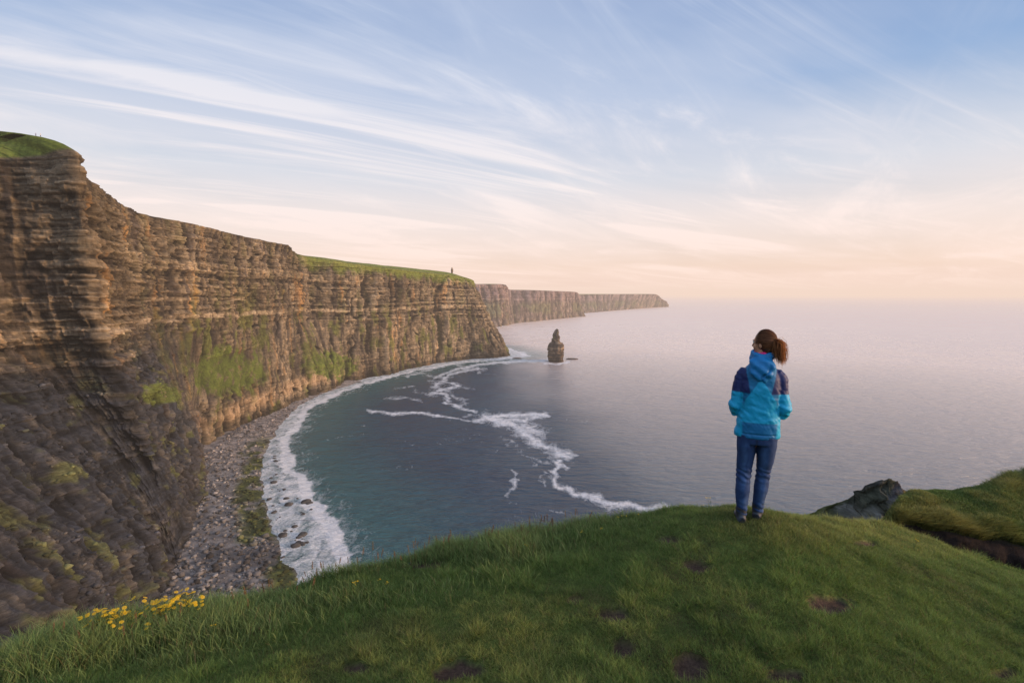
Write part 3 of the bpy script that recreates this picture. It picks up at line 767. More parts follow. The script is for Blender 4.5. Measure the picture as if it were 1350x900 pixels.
g1 *= 1.12*(1+.34*tf2+.30*tuft+.25*patch)[:, None]
wd_ = .0028+.0012*d[keep]/3
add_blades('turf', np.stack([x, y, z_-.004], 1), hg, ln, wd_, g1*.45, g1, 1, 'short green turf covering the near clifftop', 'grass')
# longer grass at the brink
n = 230000
ii = rng.random(n); lx = rng.integers(0, len(EP)-1, n)
pA = EP[lx]; pB = EP[lx+1]; q_ = pA+(pB-pA)*ii[:, None]
dn = rng.gamma(1.6, .28, n)-.35
x = q_[:, 0]+rng.normal(0, .04, n); y = q_[:, 1]-dn
px_, _ = project(x, y, np.full(n, 127.8))
z_, e = ground(x, y)
wL = np.interp(px_, [0, 240, 420, 620, 800, 900, 950, 1040, 1100, 1350], [1, 1, .85, .9, .75, .5, .3, .22, .1, .12])
clump = fbm(x*1.6, y*1.6, seed=230, o=3)
keep = (e < .7) & (rng.random(n) < wL*np.clip(.6+1.1*clump, .08, 1.2)*np.clip(1.15-(-e)*(.75 if True else 1), .0, 1))
x, y, z_, e, px_, clump = x[keep], y[keep], z_[keep], e[keep], px_[keep], clump[keep]; n = len(x)
hL = np.interp(px_, [0, 240, 420, 560, 620, 800, 900, 950, 1100, 1350], [.23, .18, .16, .15, .19, .15, .09, .06, .045, .05])
hg = hL*np.clip(.75+.7*clump, .3, 1.4)*rng.uniform(.35, 1.25, n)*np.clip(1.1+e*.5, .25, 1)
ln = (rng.normal(0, .38, (n, 2))+np.array([-.12, .1]))*hg[:, None]
g1 = colours(n, (.12, .21, .05), (.30, .35, .12), np.clip(rng.random(n)*.8+.2*clump, 0, 1), .35)
dry = rng.random(n) < .07; g1[dry] = np.array([.26, .20, .09])*rng.uniform(.5, 1.1, (dry.sum(), 1))
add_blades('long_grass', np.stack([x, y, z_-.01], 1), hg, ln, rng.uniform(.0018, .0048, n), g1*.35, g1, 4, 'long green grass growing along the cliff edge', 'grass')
# grass on the bank
n = 130000
iu = rng.integers(0, nu-1, n); iv_ = rng.integers(int(nv*.27), int(nv*.80), n); fu = rng.random((n, 1)); fv = rng.random((n, 1))
P = (BANK[iu, iv_]*(1-fu)+BANK[iu+1, iv_]*fu)*(1-fv)+(BANK[iu, iv_+1]*(1-fu)+BANK[iu+1, iv_+1]*fu)*fv
cl = fbm(P[:, 0]*1.5, P[:, 1]*1.5, seed=240, o=4); tv_ = (iv_/nv)
px_, py_ = project(P[:, 0], P[:, 1], P[:, 2])
hg = np.clip(.05+.07*cl+.10*sst(1240, 1350, px_)*sst(.45, .68, tv_)+.07*(tv_ < .34), .025, .3)*rng.uniform(.4, 1.3, n)
ln = rng.normal(0, .4, (n, 2))*hg[:, None]; ln[tv_ < .33, 1] -= hg[tv_ < .33]*.6
g1 = colours(n, (.10, .165, .040), (.27, .25, .075), np.clip(.45+cl+.2*rng.normal(0, 1, n), 0, 1), .35)
dk_ = np.exp(-((px_-1250)/30)**2-((py_-668)/9)**2); keep = rng.random(n) > dk_*1.2
P, hg, ln, g1 = P[keep], hg[keep], ln[keep], g1[keep]
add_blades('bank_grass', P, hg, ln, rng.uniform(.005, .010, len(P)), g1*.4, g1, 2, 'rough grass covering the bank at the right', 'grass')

# blades around the boots
n = 5200; bx0, by0 = [], []
w0 = np.array(at_y(994.5, 684.5, 4.47)[:2])
x = w0[0]+rng.normal(0, .20, n); y = w0[1]+rng.normal(0.02, .17, n); z_, e = ground(x, y)
hg = rng.uniform(.02, .062, n); ln = rng.normal(0, .5, (n, 2))*hg[:, None]
g1 = colours(n, (.125, .200, .045), (.25, .235, .080), rng.random(n), .35)
add_blades('turf_tufts', np.stack([x, y, z_-.004], 1), hg, ln, rng.uniform(.0022, .004, n), g1*.4, g1, 2, 'taller turf blades around the boots of the woman', 'grass')

# ------------------------------------------------------------------ wild flowers and seed stalks
def flower_mesh(kind):
    bm = bmesh.new(); lay = bm.verts.layers.float_color.new('col')
    def tube(p, q, r0, r1, c):
        d_ = (Vector(q)-Vector(p)); L_ = d_.length; rot = d_.to_track_quat('Z', 'Y'); ring = []
        for pt, r_ in ((p, r0), (q, r1)):
            ring.append([bm.verts.new(Vector(pt)+rot@Vector((math.cos(k*2.094)*r_, math.sin(k*2.094)*r_, 0))) for k in range(3)])
            for v in ring[-1]: v[lay] = c+(1,)
        for k in range(3): bm.faces.new((ring[0][k], ring[0][(k+1) % 3], ring[1][(k+1) % 3], ring[1][k]))
    return bm, lay, tube
def stem_part(h_, seed):
    r_ = random.Random(seed); bm, lay, tube = flower_mesh(0)
    p = Vector((0, 0, -.02)); tips = []
    q = Vector((r_.uniform(-.02, .02), r_.uniform(-.02, .02), h_*.7)); tube(p, q, .0022, .0016, (.07, .10, .02))
    for k in range(r_.randint(3, 5)):
        t = q+Vector((r_.uniform(-.035, .035), r_.uniform(-.035, .035), h_*.3*r_.uniform(.6, 1.1))); tube(q, t, .0013, .001, (.08, .11, .02)); tips.append(t)
    for k in range(6):                                           # leaves
        zz_ = h_*(.12+.1*k); a_ = r_.uniform(0, 6.28); d_ = Vector((math.cos(a_), math.sin(a_), .5))*.045
        b_ = Vector((0, 0, zz_)); sd_ = Vector((-math.sin(a_), math.cos(a_), 0))*.007
        vs = [bm.verts.new(b_), bm.verts.new(b_+d_*.5+sd_), bm.verts.new(b_+d_), bm.verts.new(b_+d_*.5-sd_)]
        for v in vs: v[lay] = (.06, .09, .018, 1)
        bm.faces.new(vs)
    me = D.meshes.new('stem'); bm.to_mesh(me); bm.free(); return me, tips
def head_part(tips, seed, R=.012):
    r_ = random.Random(seed); bm = bmesh.new(); lay = bm.verts.layers.float_color.new('col')
    for t in tips:
        up = Vector((r_.uniform(-.5, .5), r_.uniform(-.7, .2), 1)).normalized(); qt = up.to_track_quat('Z', 'Y')
        c = bm.verts.new(t+up*.004); c[lay] = (.55, .30, .01, 1); npet = 10
        for k in range(npet):
            a0 = k*6.283/npet
            vs = [c]+[bm.verts.new(t+qt@Vector((math.cos(a0+o)*R*rr_, math.sin(a0+o)*R*rr_, .002))) for o, rr_ in ((-.2, .8), (0, 1.1), (.2, .8))]
            for v in vs[1:]: v[lay] = (.78, .52, .015, 1)
            bm.faces.new(vs)
    me = D.meshes.new('flower_head'); bm.to_mesh(me); bm.free(); return me
FV = []
for k in range(4):
    sm_, tips = stem_part(.15+.03*k, 40+k); hm_ = head_part(tips, 60+k, .013)
    for m_ in (sm_, hm_): m_.materials.append(M_PETAL)
    FV.append((sm_, hm_))
def place_root(name, X, Y, d_):
    x_, y_, _ = at_y(X, Y, d_); z0, _e = ground(np.array([x_]), np.array([y_]))
    return (x_, y_, float(z0[0]))
fl = []
for k in range(66):
    t = random.random(); fl.append((92+t*145+random.gauss(0, 5), None, 3.58+.36*t+random.gauss(0, .07), 0))
for p in [(455, 4.1), (462, 4.0), (490, 4.15), (505, 4.0), (300, 3.9), (262, 3.6), (818, 5.1), (826, 5.1), (834, 5.15), (846, 5.0), (800, 4.9), (773, 4.8), (935, 5.05), (945, 5.1), (690, 4.6), (1228, 4.9)]:
    fl.append((p[0], None, p[1], 1))
for i, (X, _, d_, g) in enumerate(fl):
    x_ = (X-675)/F*d_*1.0; z0, _e = ground(np.array([x_]), np.array([d_]))
    o = D.objects.new('yellow_wildflower', None); COL.objects.link(o)
    o.location = (x_, d_, float(z0[0])); o.rotation_euler = (random.uniform(-.15, .15), random.uniform(-.15, .15), random.uniform(0, 6.28))
    s0 = random.uniform(1.0, 1.3) if g == 0 else random.uniform(.4, .65); o.scale = (s0, s0, s0)
    if g == 0: tag(o, 'yellow wildflower in the dense drift of blooms at the lower left of the cliff edge', 'flower', 'yellow wildflowers in the drift at the lower left')
    else: tag(o, 'small yellow wildflower scattered singly in the grass along the cliff edge', 'flower', 'yellow wildflowers scattered along the cliff edge')
    a_, b_ = FV[i % 4]
    for nm, md in (('stem', a_), ('flower_head', b_)):
        c = D.objects.new(nm, md); COL.objects.link(c); c.parent = o
# sorrel / seed stalks
def stalk_mesh(seed):
    r_ = random.Random(seed); bm, lay, tube = flower_mesh(0); h_ = r_.uniform(.24, .34); top = Vector((r_.uniform(-.05, .05), r_.uniform(-.03, .03), h_))
    tube(Vector((0, 0, -.02)), top, .0018, .001, (.13, .11, .045))
    me1 = D.meshes.new('stem'); bm.to_mesh(me1); bm.free()
    bm, lay, tube = flower_mesh(0)
    for k in range(12):
        f_ = .72+.28*k/11; c = top*f_; w_ = .009*(1.25-f_)*3
        for s_ in range(2):
            a_ = r_.uniform(0, 6.28); d_ = Vector((math.cos(a_)*w_, math.sin(a_)*w_, .012)); tube(c, c+d_, .0034, .001, (.19, .09, .05) if r_.random() < .6 else (.17, .14, .06))
    me2 = D.meshes.new('seed_head'); bm.to_mesh(me2); bm.free()
    for m_ in (me1, me2): m_.materials.append(M_PETAL)
    return me1, me2
SV = [stalk_mesh(90+k) for k in range(4)]
for i in range(95):
    X = random.choice([random.uniform(5, 230), random.uniform(250, 470), random.uniform(480, 600), random.uniform(600, 800), random.uniform(300, 420), random.uniform(620, 760), random.uniform(640, 760)])
    d_ = float(np.interp(X, [p[0] for p in edge_ctl], [p[2] for p in edge_ctl]))-abs(random.gauss(0, .16))+.08
    x_ = (X-675)/F*d_; z0, _e = ground(np.array([x_]), np.array([d_]))
    o = D.objects.new('seed_stalk', None); COL.objects.link(o); o.location = (x_, d_, float(z0[0]))
    o.rotation_euler = (random.uniform(-.2, .2), random.uniform(-.25, .2), random.uniform(0, 6.28)); s0 = random.uniform(.5, .9); o.scale = (s0,)*3
    tag(o, 'thin reddish brown seed stalk rising above the long grass on the cliff edge', 'plant', 'seed stalks along the cliff edge')
    for nm, md in zip(('stem', 'seed_head'), SV[i % 4]):
        c = D.objects.new(nm, md); COL.objects.link(c); c.parent = o

# ------------------------------------------------------------------ rocks
def rock_obj(name, loc, size, seed, label, cat, mtl=M_ROCK, sub=4, c0=(.10, .085, .075), c1=(.2, .165, .13), group=None, strat=.25, link=True):
    V, Fc = ico(sub)
    q_ = V*1.0
    V = V*(1+.30*fbm(q_[:, 0]*1.4+seed, q_[:, 1]*1.4, q_[:, 2]*1.4, seed=seed, o=4)[:, None])
    V = np.sign(V)*np.abs(V)**.85*np.asarray(size)
    V[:, :2] *= (1+strat*.5*cell(V[:, 2]/(.22*size[2]), 0, seed))[:, None]
    me = raw_mesh(name, V, Fc, 3); t = sst(-.5, .5, fbm(V[:, 0]*2/size[0], V[:, 1]*2/size[0], V[:, 2]*4/size[2], seed=seed+1))
    setcol(me, np.asarray(c0)+(np.asarray(c1)-np.asarray(c0))*t[:, None])
    o = new_obj(name, me, mtl); o.location = loc
    return tag(o, label, cat, group)
# fallen blocks on the shale slope of the near cliff
P_, C_ = DEB
r = .22+1.5*rng.random(len(P_))**4
V, Fc = rock_cloud(P_[:, 0], P_[:, 1], P_[:, 2]+r*.15, r, .55)
me = raw_mesh('rockfall', V, Fc, 3); setcol(me, np.repeat((C_*rng.uniform(.5, 2.0, (len(P_), 1)))[:, None], len(iv), 1))
tag(new_obj('rockfall', me, M_ROCK), 'broken dark rock lying on the lower slope of the near cliff', 'rocks', kind='stuff')
# dark boulders standing in the surf
bm0 = [rock_obj('boulder', (0, 0, 0), (1.6, 1.4, .9), 700+k, '', '', sub=2, c0=(.035, .036, .038), c1=(.09, .085, .08)).data for k in range(4)]
for o in [o for o in list(D.objects) if o.name.startswith('boulder')]: D.objects.remove(o)
rs = random.Random(3); spots = []
cen = [(356,604),(352,628),(360,640),(372,650),(356,662),(380,660),(364,684),(376,700),(388,690),(394,712),(404,672),(372,722),(366,618)]
for k in range(74):
    c_ = rs.choice(cen); spots.append((c_[0]+rs.gauss(0, 5), c_[1]+rs.gauss(0, 8)))
for i, (X, Y) in enumerate(spots):
    p = sea_pt(X+rs.uniform(-2, 2), Y+rs.uniform(-2, 2)); o = D.objects.new('boulder', bm0[i % 4]); COL.objects.link(o)
    s0 = rs.choice([.25, .3, .35, .4, .5, .6, .8, 1.1, 1.7]); o.location = (p[0], p[1], .05*s0); o.scale = (s0*rs.uniform(.8, 1.3), s0, s0*.8); o.rotation_euler = (0, 0, rs.uniform(0, 6.28))
    tag(o, 'dark wet boulder standing in the white surf off the beach', 'boulder', 'boulders in the surf')

# crag on the right, below the brink
def crag():
    nu, nv = 220, 170
    D0 = 20.0
    tp = [(1040, 690, D0+1), (1062, 676, D0+1), (1095, 664, D0+.8), (1118, 655, D0+.6), (1136, 644, D0+.3), (1142, 637, D0+.1), (1160, 631, D0), (1172, 628, D0), (1184, 631, D0), (1189, 641, D0), (1198, 647, D0+.4), (1215, 655, D0+1.0), (1260, 680, D0+2)]
    P = np.array([at_y(*p) for p in tp]); T = P[np.clip(np.round(np.linspace(0, 1, nu)*0).astype(int), 0, 0)]
    t = np.linspace(0, len(P)-1, nu); i = np.minimum(t.astype(int), len(P)-2); f_ = (t-i)[:, None]; T = P[i]*(1-f_)+P[i+1]*f_
    v = np.linspace(-1, 1, nv); S_, V_ = np.meshgrid(np.arange(nu), v, indexing='ij')
    B = T[S_].copy(); dn = np.abs(V_)
    prof_ = np.where(V_ < 0, dn*5.2, 0); depth = np.where(V_ < 0, -(dn**1.1)*7.0, -(dn**.8)*16)
    B[..., 1] += np.where(V_ < 0, -dn*3.0, dn*4.5); B[..., 2] += depth
    B[..., 0] += np.where(V_ < 0, -dn*2.4, dn*1.5)
    q_ = (B[..., 2]*.9-B[..., 0]*.55)
    n1 = fbm(B[..., 0]*.6, B[..., 1]*.6, B[..., 2]*.6, seed=801, o=5)
    disp = .40*cell(q_/.5+.5*n1, 0, 802)+.22*cell(q_/.2+.5*n1, 0, 803)+.9*n1+.30*cell(S_/11+n1, np.floor(q_/.5), 807)+.45*fbm(B[..., 0]*2.2, B[..., 1]*2.2, q_*4, seed=810, o=4)
    B[..., 1] -= disp*sst(0, .12, dn); B[..., 2] += .22*n1+.05*cell(S_/9., 0, 804)
    me = raw_mesh('rock_outcrop', B, grid_faces(nu, nv)[:, ::-1])
    c = mixc(np.broadcast_to(np.array([.032, .032, .038]), n1.shape+(3,)), np.array([.25, .235, .225]), sst(-.2, .6, n1+.4*cell(q_/.42, 0, 805)+.5*fbm(B[..., 0]*3, q_*5, seed=809, o=3)))
    sx_ = np.linspace(0, 1, nu)[S_]
    c = mixc(c, np.array([.075, .085, .020]), sst(.26, .08, sx_+.25*n1)*.9)
    c = mixc(c, np.array([.075, .085, .022]), sst(.18, .4, fbm(B[..., 0]*.5, q_*.9, seed=806, o=4))*.3)
    c = mixc(c, np.array([.32, .19, .04]), sst(.76, .80, sx_)*sst(.86, .83, sx_)*sst(.12, .02, dn)*.8)
    setcol(me, c); o = new_obj('rock_outcrop', me, M_CRAG)
    return tag(o, 'grey slanting rock outcrop with mossy ledges below the cliff edge right of the woman', 'rock outcrop')
crag()

# ------------------------------------------------------------------ sea stack with its reef
def stack():
    x0, y0 = sea_pt(733, 477); k = y0/F
    prof_ = [(0, 722.7, 743.6), (4, 723.2, 743.4), (9, 722.4, 744.2), (16, 722.2, 744), (21, 723.0, 743.8), (24, 724.4, 743.3), (25.6, 726.7, 740.6), (30, 727.2, 739.6), (33, 727.9, 738.9), (37, 729.3, 738.5), (40, 730.7, 737.8), (42, 731.8, 737.2), (43.5, 732.9, 736.6)]
    hs = np.array([p[0] for p in prof_])*k; lx = np.array([p[1] for p in prof_]); rx = np.array([p[2] for p in prof_])
    nv, nu = 150, 120; v = np.linspace(-3, hs[-1]*.97, nv); a = np.linspace(0, 2*math.pi, nu, endpoint=False)
    c = (np.interp(v, hs, (lx+rx)/2)-733)*k; w_ = np.interp(v, hs, (rx-lx)/2)*k*np.where(v > 26*k, .86, 1.0); c = c+np.where(v > 26*k, 1.1, 0)*cell(v/5.5, 0, 931)
    A_, V_ = np.meshgrid(a, v, indexing='ij'); W = w_[None]+0*A_; Cc = c[None]+0*A_
    s_ = A_*14; q_ = V_+1.5*fbm(s_/12, V_/10, seed=901)
    d_ = .6*cell(q_/5.2, 0, 902)+.7*cell(q_/1.8, 0, 903)-2.2*sst(.13, .0, np.abs(vn(s_/6, V_/30, 0, 909)))+1.9*fbm(s_/7, V_/9, seed=904, o=4)+.8*cell(s_/5+q_/9, np.floor(q_/3.6), 905)
    d_ *= np.clip(W/10, .25, 1)*.9
    rr = W*.95+d_*np.clip(1.3-V_/70, .4, 1)
    sq = 1/np.maximum(np.abs(np.cos(A_+.3)), np.abs(np.sin(A_+.3)))**.55
    P = np.stack([x0+Cc+rr*np.cos(A_)*sq, y0+12+rr*np.sin(A_)*1.25*sq, V_+.5*d_], -1)
    P = np.concatenate([P, np.broadcast_to(np.array([x0+c[-1], y0+12, hs[-1]+.5]), (nu, 1, 3))], 1)
    me = raw_mesh('sea_stack', P, grid_faces(nu, nv+1, True))
    t = .5+.5*cell(q_/1.4, 0, 906)*.5+.4*fbm(s_/5, V_/6, seed=907)
    C = mixc(np.broadcast_to(np.array([.050, .040, .034]), t.shape+(3,)), np.array([.22, .155, .10]), sst(.35, .9, t))
    C = C*(1+.35*np.clip(d_, -2, 2)/2)[..., None]*(1-.6*sst(5, 1, V_))[..., None]  # recess shade painted into the stack's colour, foot darkened too
    C = mixc(C, np.array([.10, .10, .03]), sst(.05, .4, fbm(s_/8, V_/7, seed=908))*sst(38, 46, V_)*.6)
    setcol(me, np.concatenate([C, C[:, -1:]], 1))
    tag(new_obj('sea_stack', me, M_CLIFF), 'tall brown pinnacle of layered rock standing alone in the sea', 'sea stack')
    return x0, y0, k
x0, y0, k = stack()
X, Y = sea_pt(754, 473.5); rock_obj('reef_rock', (X, Y, .3), (11, 6, 2.2), 41, 'low dark reef in the water just right of the sea stack', 'rock', c0=(.05, .04, .04), c1=(.10, .08, .07))
X, Y = sea_pt(682, 472.3); rock_obj('reef_rock', (X, Y, .2), (9, 5, 1.8), 42, 'low dark reef between the cliff point and the sea stack', 'rock', c0=(.05, .04, .04), c1=(.10, .08, .07))
p = at_y(596, 357, 1035); rock_obj('rock_pinnacle', (p[0], p[1], p[2]), (2.0, 2.0, 6.5), 43, 'small rock pinnacle on the grassy far rim of the main cliff', 'rock', mtl=M_CLIFF, c0=(.10, .075, .06), c1=(.2, .15, .1))
# watch tower on the far headland: ruined square tower with parapet
def tower():
    p = at_y(861, 390.5, 5180); root = D.objects.new('watch_tower', None); COL.objects.link(root); root.location = (p[0], p[1], p[2]-4)
    tag(root, 'tiny stone watch tower on the tip of the most distant headland', 'tower')
    def part(nm, boxes):
        bm = bmesh.new()
        for cx_, cy_, cz_, sx_, sy_, sz_ in boxes:
            r_ = bmesh.ops.create_cube(bm, size=1)
            for v in r_['verts']: v.co = Vector((cx_+v.co.x*sx_, cy_+v.co.y*sy_, cz_+v.co.z*sz_))
        me = D.meshes.new(nm); bm.to_mesh(me); bm.free(); setcol(me, np.tile([.12, .10, .09], (len(me.vertices), 1))); new_obj(nm, me, M_FAR, root)
    part('wall', [(0, 0, 9, 18, 18, 18), (0, 0, 19, 15, 15, 2.5)])
    part('parapet', [(sx_*7, sy_*7, 21.8, 4, 4, 3) for sx_ in (-1, 1) for sy_ in (-1, 1)])
tower()

# ------------------------------------------------------------------ people
def loft(bm, pts, seg=20, power=2.0, cap=True, flip=None):
    """pts: list of (center, rx, ry[, front]) ; rings perpendicular to path when limb"""
    rings = []
    n = len(pts)
    for i, p in enumerate(pts):
        c = Vector(p[0]); rx, ry = p[1], p[2]
        if len(p) > 3 and p[3] == 'h': t = Vector((0, 0, 1))
        else:
            a_ = Vector(pts[max(i-1, 0)][0]); b_ = Vector(pts[min(i+1, n-1)][0]); t = (b_-a_).normalized()
        if abs(t.z) > .6:
            xx = Vector((1, 0, 0)); yy = t.cross(xx).normalized()*(1 if t.z > 0 else -1); xx = yy.cross(t).normalized()*(1 if t.z > 0 else -1)
        else:
            xx = t.cross(Vector((0, 0, 1))).normalized(); yy = Vector((0, 0, 1)); yy = xx.cross(t).normalized()
        ring = []
        for k_ in range(seg):
            a = 2*math.pi*k_/seg; ca, sa = math.cos(a), math.sin(a)
            e_ = 2/power; ux = math.copysign(abs(ca)**e_, ca)*rx; uy = math.copysign(abs(sa)**e_, sa)*ry
            ring.append(bm.verts.new(c+xx*ux+yy*uy))
        rings.append(ring)
    for a_, b_ in zip(rings[:-1], rings[1:]):
        for k_ in range(seg): bm.faces.new((a_[k_], a_[(k_+1) % seg], b_[(k_+1) % seg], b_[k_]))
    if cap:
        bm.faces.new(rings[0][::-1]); bm.faces.new(rings[-1])
def ball(bm, c, r, rot=None, seg=20):
    res = bmesh.ops.create_uvsphere(bm, u_segments=seg, v_segments=seg//2+2, radius=1)
    for v in res['verts']:
        q_ = Vector((v.co.x*r[0], v.co.y*r[1], v.co.z*r[2]))
        if rot is not None: q_ = rot@q_
        v.co = Vector(c)+q_
def fuse(name, bm, vox, mtl, parent, smooth=2, fn=None):
    bmesh.ops.recalc_face_normals(bm, faces=bm.faces)
    me = D.meshes.new(name); bm.to_mesh(me); bm.free()
    o = D.objects.new(name, me); COL.objects.link(o)
    r_ = o.modifiers.new('r', 'REMESH'); r_.mode = 'VOXEL'; r_.voxel_size = vox
    s_ = o.modifiers.new('s', 'SMOOTH'); s_.iterations = smooth; s_.factor = .5
    dg = bpy.context.evaluated_depsgraph_get(); ev = o.evaluated_get(dg)
    m2 = D.meshes.new_from_object(ev); D.objects.remove(o); m2.name = name
    V = np.empty(len(m2.vertices)*3, np.float32); m2.vertices.foreach_get('co', V); V = V.reshape(-1, 3).astype(float)
    Nn = np.empty(len(m2.vertices)*3, np.float32); m2.vertices.foreach_get('normal', Nn); Nn = Nn.reshape(-1, 3)
    if fn:
        V2, C = fn(V, Nn)
        m2.vertices.foreach_set('co', V2.astype(np.float32).ravel())
        if C is not None: setcol(m2, C)
    m2.materials.clear(); ob = new_obj(name, m2, mtl, parent, smooth=True); m2.update()
    return ob
from mathutils import Matrix
M_SKIN = cloth_mat('skin', (.45, .22, .13), .5, 60, .0005, var=.06)
M_JACKET = cloth_mat('jacket_fabric', None, .55, 14, .006, attr=True, weave=600, var=.10)
M_JEANS = cloth_mat('denim', None, .85, 18, .005, attr=True, weave=500, var=.18)
M_HAIR = cloth_mat('hair', None, .45, 90, .004, attr=True, var=.25)
M_SHOE = cloth_mat('boot_leather', None, .6, 30, .002, attr=True)
M_PINK = cloth_mat('pink_scarf', (.70, .03, .16), .8, 30, .003)
M_EYE = cloth_mat('eye', (.6, .58, .55), .2, 10, .0001, var=.02)
M_TIE = cloth_mat('hair_tie', (.02, .02, .02), .7, 30, .001)

def woman():
    fx, fy, fz = at_y(994.5, 684.5, 4.47)
    gz, _e = ground(np.array([fx]), np.array([fy])); fz = float(gz[0])-.005
    root = D.objects.new('person', None); COL.objects.link(root); root.location = (fx, fy, fz); root.rotation_euler = (0, 0, math.radians(-22)); root.scale = (.93, .95, 1.035)
    tag(root, 'woman with brown ponytail, blue hooded jacket and jeans standing at the near cliff edge', 'person')
    HC = Vector((.012, .03, 1.575)); YAW = Matrix.Rotation(math.radians(62), 3, 'Z')   # face turned to her left (-x)
    fwd = YAW@Vector((0, 1, 0)); side = YAW@Vector((1, 0, 0))
    def hp(s_, f_, u_): return HC+side*s_+fwd*f_+Vector((0, 0, u_))
    # ---- body
    bm = bmesh.new()
    ball(bm, hp(0, -.005, .015), (.070, .090, .088), YAW); ball(bm, hp(0, .022, -.040), (.052, .062, .062), YAW)
    ball(bm, hp(0, .062, -.080), (.026, .022, .020), YAW)
    loft(bm, [(hp(0, .080, .012), .007, .007), (hp(0, .098, -.018), .010, .009), (hp(0, .094, -.030), .014, .009)], 10)
    ball(bm, hp(0, .083, -.055), (.022, .009, .006), YAW, 10); ball(bm, hp(0, .080, -.065), (.019, .009, .006), YAW, 10)
    for s_ in (-1, 1):
        ball(bm, hp(s_*.072, -.005, -.010), (.008, .018, .030), YAW, 10)
        ball(bm, hp(s_*.032, .078, .026), (.020, .009, .006), YAW, 10)
        ball(bm, hp(s_*.040, .058, -.028), (.020, .020, .022), YAW, 10)
    loft(bm, [((0, .02, 1.36), .062, .058), ((.004, .022, 1.44), .054, .054), ((.010, .03, 1.52), .052, .055)], 16)
    loft(bm, [((0, .01, .80), .150, .10, 'h'), ((0, .01, .95), .130, .09, 'h'), ((0, .01, 1.15), .145, .095, 'h'), ((0, .01, 1.30), .160, .085, 'h'), ((0, .015, 1.38), .09, .065, 'h')], 20)
    AR = {}
    for s_ in (-1, 1):
        sh = Vector((s_*.160, .01, 1.302)); el = Vector((s_*.214, -.015, 1.005)); wr = Vector((s_*.085, .190, 1.02))
        AR[s_] = (sh, el, wr)
        loft(bm, [(sh, .045, .045), (sh.lerp(el, .5), .040, .040), (el, .034, .034), (el.lerp(wr, .4), .034, .034), (wr, .024, .022)], 12)
        hd = Vector((s_*.03, .245, 1.035)); d_ = (hd-wr).normalized(); up = Vector((0, 0, 1)); out = d_.cross(up).normalized()
        loft(bm, [(wr, .022, .024), (wr+d_*.04, .014, .036), (wr+d_*.085, .013, .038)], 12)
        for j_, (off_, ln_) in enumerate(((.030, .062), (.010, .072), (-.010, .068), (-.029, .052))):
            b0 = wr+d_*.080+up*off_; b1 = b0+d_*ln_*.5+Vector((0, .006, 0)); b2 = b1+(d_*.7-Vector((0, .5, 0))*1).normalized()*ln_*.45
            loft(bm, [(b0, .008, .0085), (b1, .0075, .008), (b2, .006, .0065)], 8)
        t0 = wr+d_*.025+up*.022; loft(bm, [(t0, .011, .011), (t0+up*.028+d_*.02, .0095, .0095), (t0+up*.036+d_*.048, .0075, .0075)], 8)
    LG = {-1: [((-.085, .0, .80), .095), ((-.100, .005, .62), .080), ((-.112, .0, .42), .058), ((-.116, -.015, .30), .055), ((-.118, -.02, .09), .036)],
          1: [((.078, .0, .80), .095), ((.072, .03, .62), .080), ((.062, .07, .42), .058), ((.048, .08, .30), .055), ((.030, .10, .09), .036)]}
    for s_ in (-1, 1): loft(bm, [(Vector(p), r_, r_) for p, r_ in LG[s_]], 14)
    for s_, (ax, ay) in ((-1, (-.118, -.02)), (1, (.030, .10))): loft(bm, [((ax, ay-.04, .05), .03, .03), ((ax, ay+.08, .04), .034, .022), ((ax, ay+.16, .032), .03, .014)], 10)
    fuse('body', bm, .0055, M_SKIN, root, 3)
    for s_ in (-1, 1):
        bm = bmesh.new(); ball(bm, hp(s_*.030, .074, .012), (.012, .012, .0115), YAW, 14)
        me = D.meshes.new('eye'); bm.to_mesh(me); bm.free(); new_obj('eye', me, M_EYE, root, True)
    # ---- jacket
    bm = bmesh.new()
    loft(bm, [((-.012, .005, .775), .192, .128, 'h'), ((-.010, .005, .80), .197, .133, 'h'), ((-.006, .0, .88), .190, .130, 'h'), ((-.004, -.002, .96), .178, .122, 'h'), ((0, -.004, 1.08), .176, .122, 'h'),
              ((0, -.006, 1.20), .184, .124, 'h'), ((0, .0, 1.29), .176, .112, 'h'), ((0, .006, 1.34), .152, .100, 'h'), ((0, .01, 1.38), .122, .09, 'h'), ((0, .014, 1.41), .095, .08, 'h'), ((.004, .02, 1.46), .075, .072, 'h')], 36, 2.25)
    for s_ in (-1, 1):
        sh, el, wr = AR[s_]
        loft(bm, [(sh+Vector((-s_*.070, 0, .045)), .040, .052), (sh+Vector((-s_*.025, 0, .022)), .055, .060), (sh+Vector((s_*.014, 0, -.035)), .058, .066), (sh.lerp(el, .35), .058, .064), (sh.lerp(el, .68), .056, .062), (el+Vector((s_*.002, .0, .03)), .058, .060), (el+Vector((-s_*.006, .03, -.012)), .056, .058), (el.lerp(wr, .35), .052, .054), (el.lerp(wr, .75), .044, .046), (wr, .036, .038), (wr+(wr-el).normalized()*.03, .034, .036)], 20)
    navy = np.array([.008, .016, .085]); cyan = np.array([.006, .30, .52]); mid_c = np.array([.005, .135, .29]); hemc = np.array([.008, .13, .30])
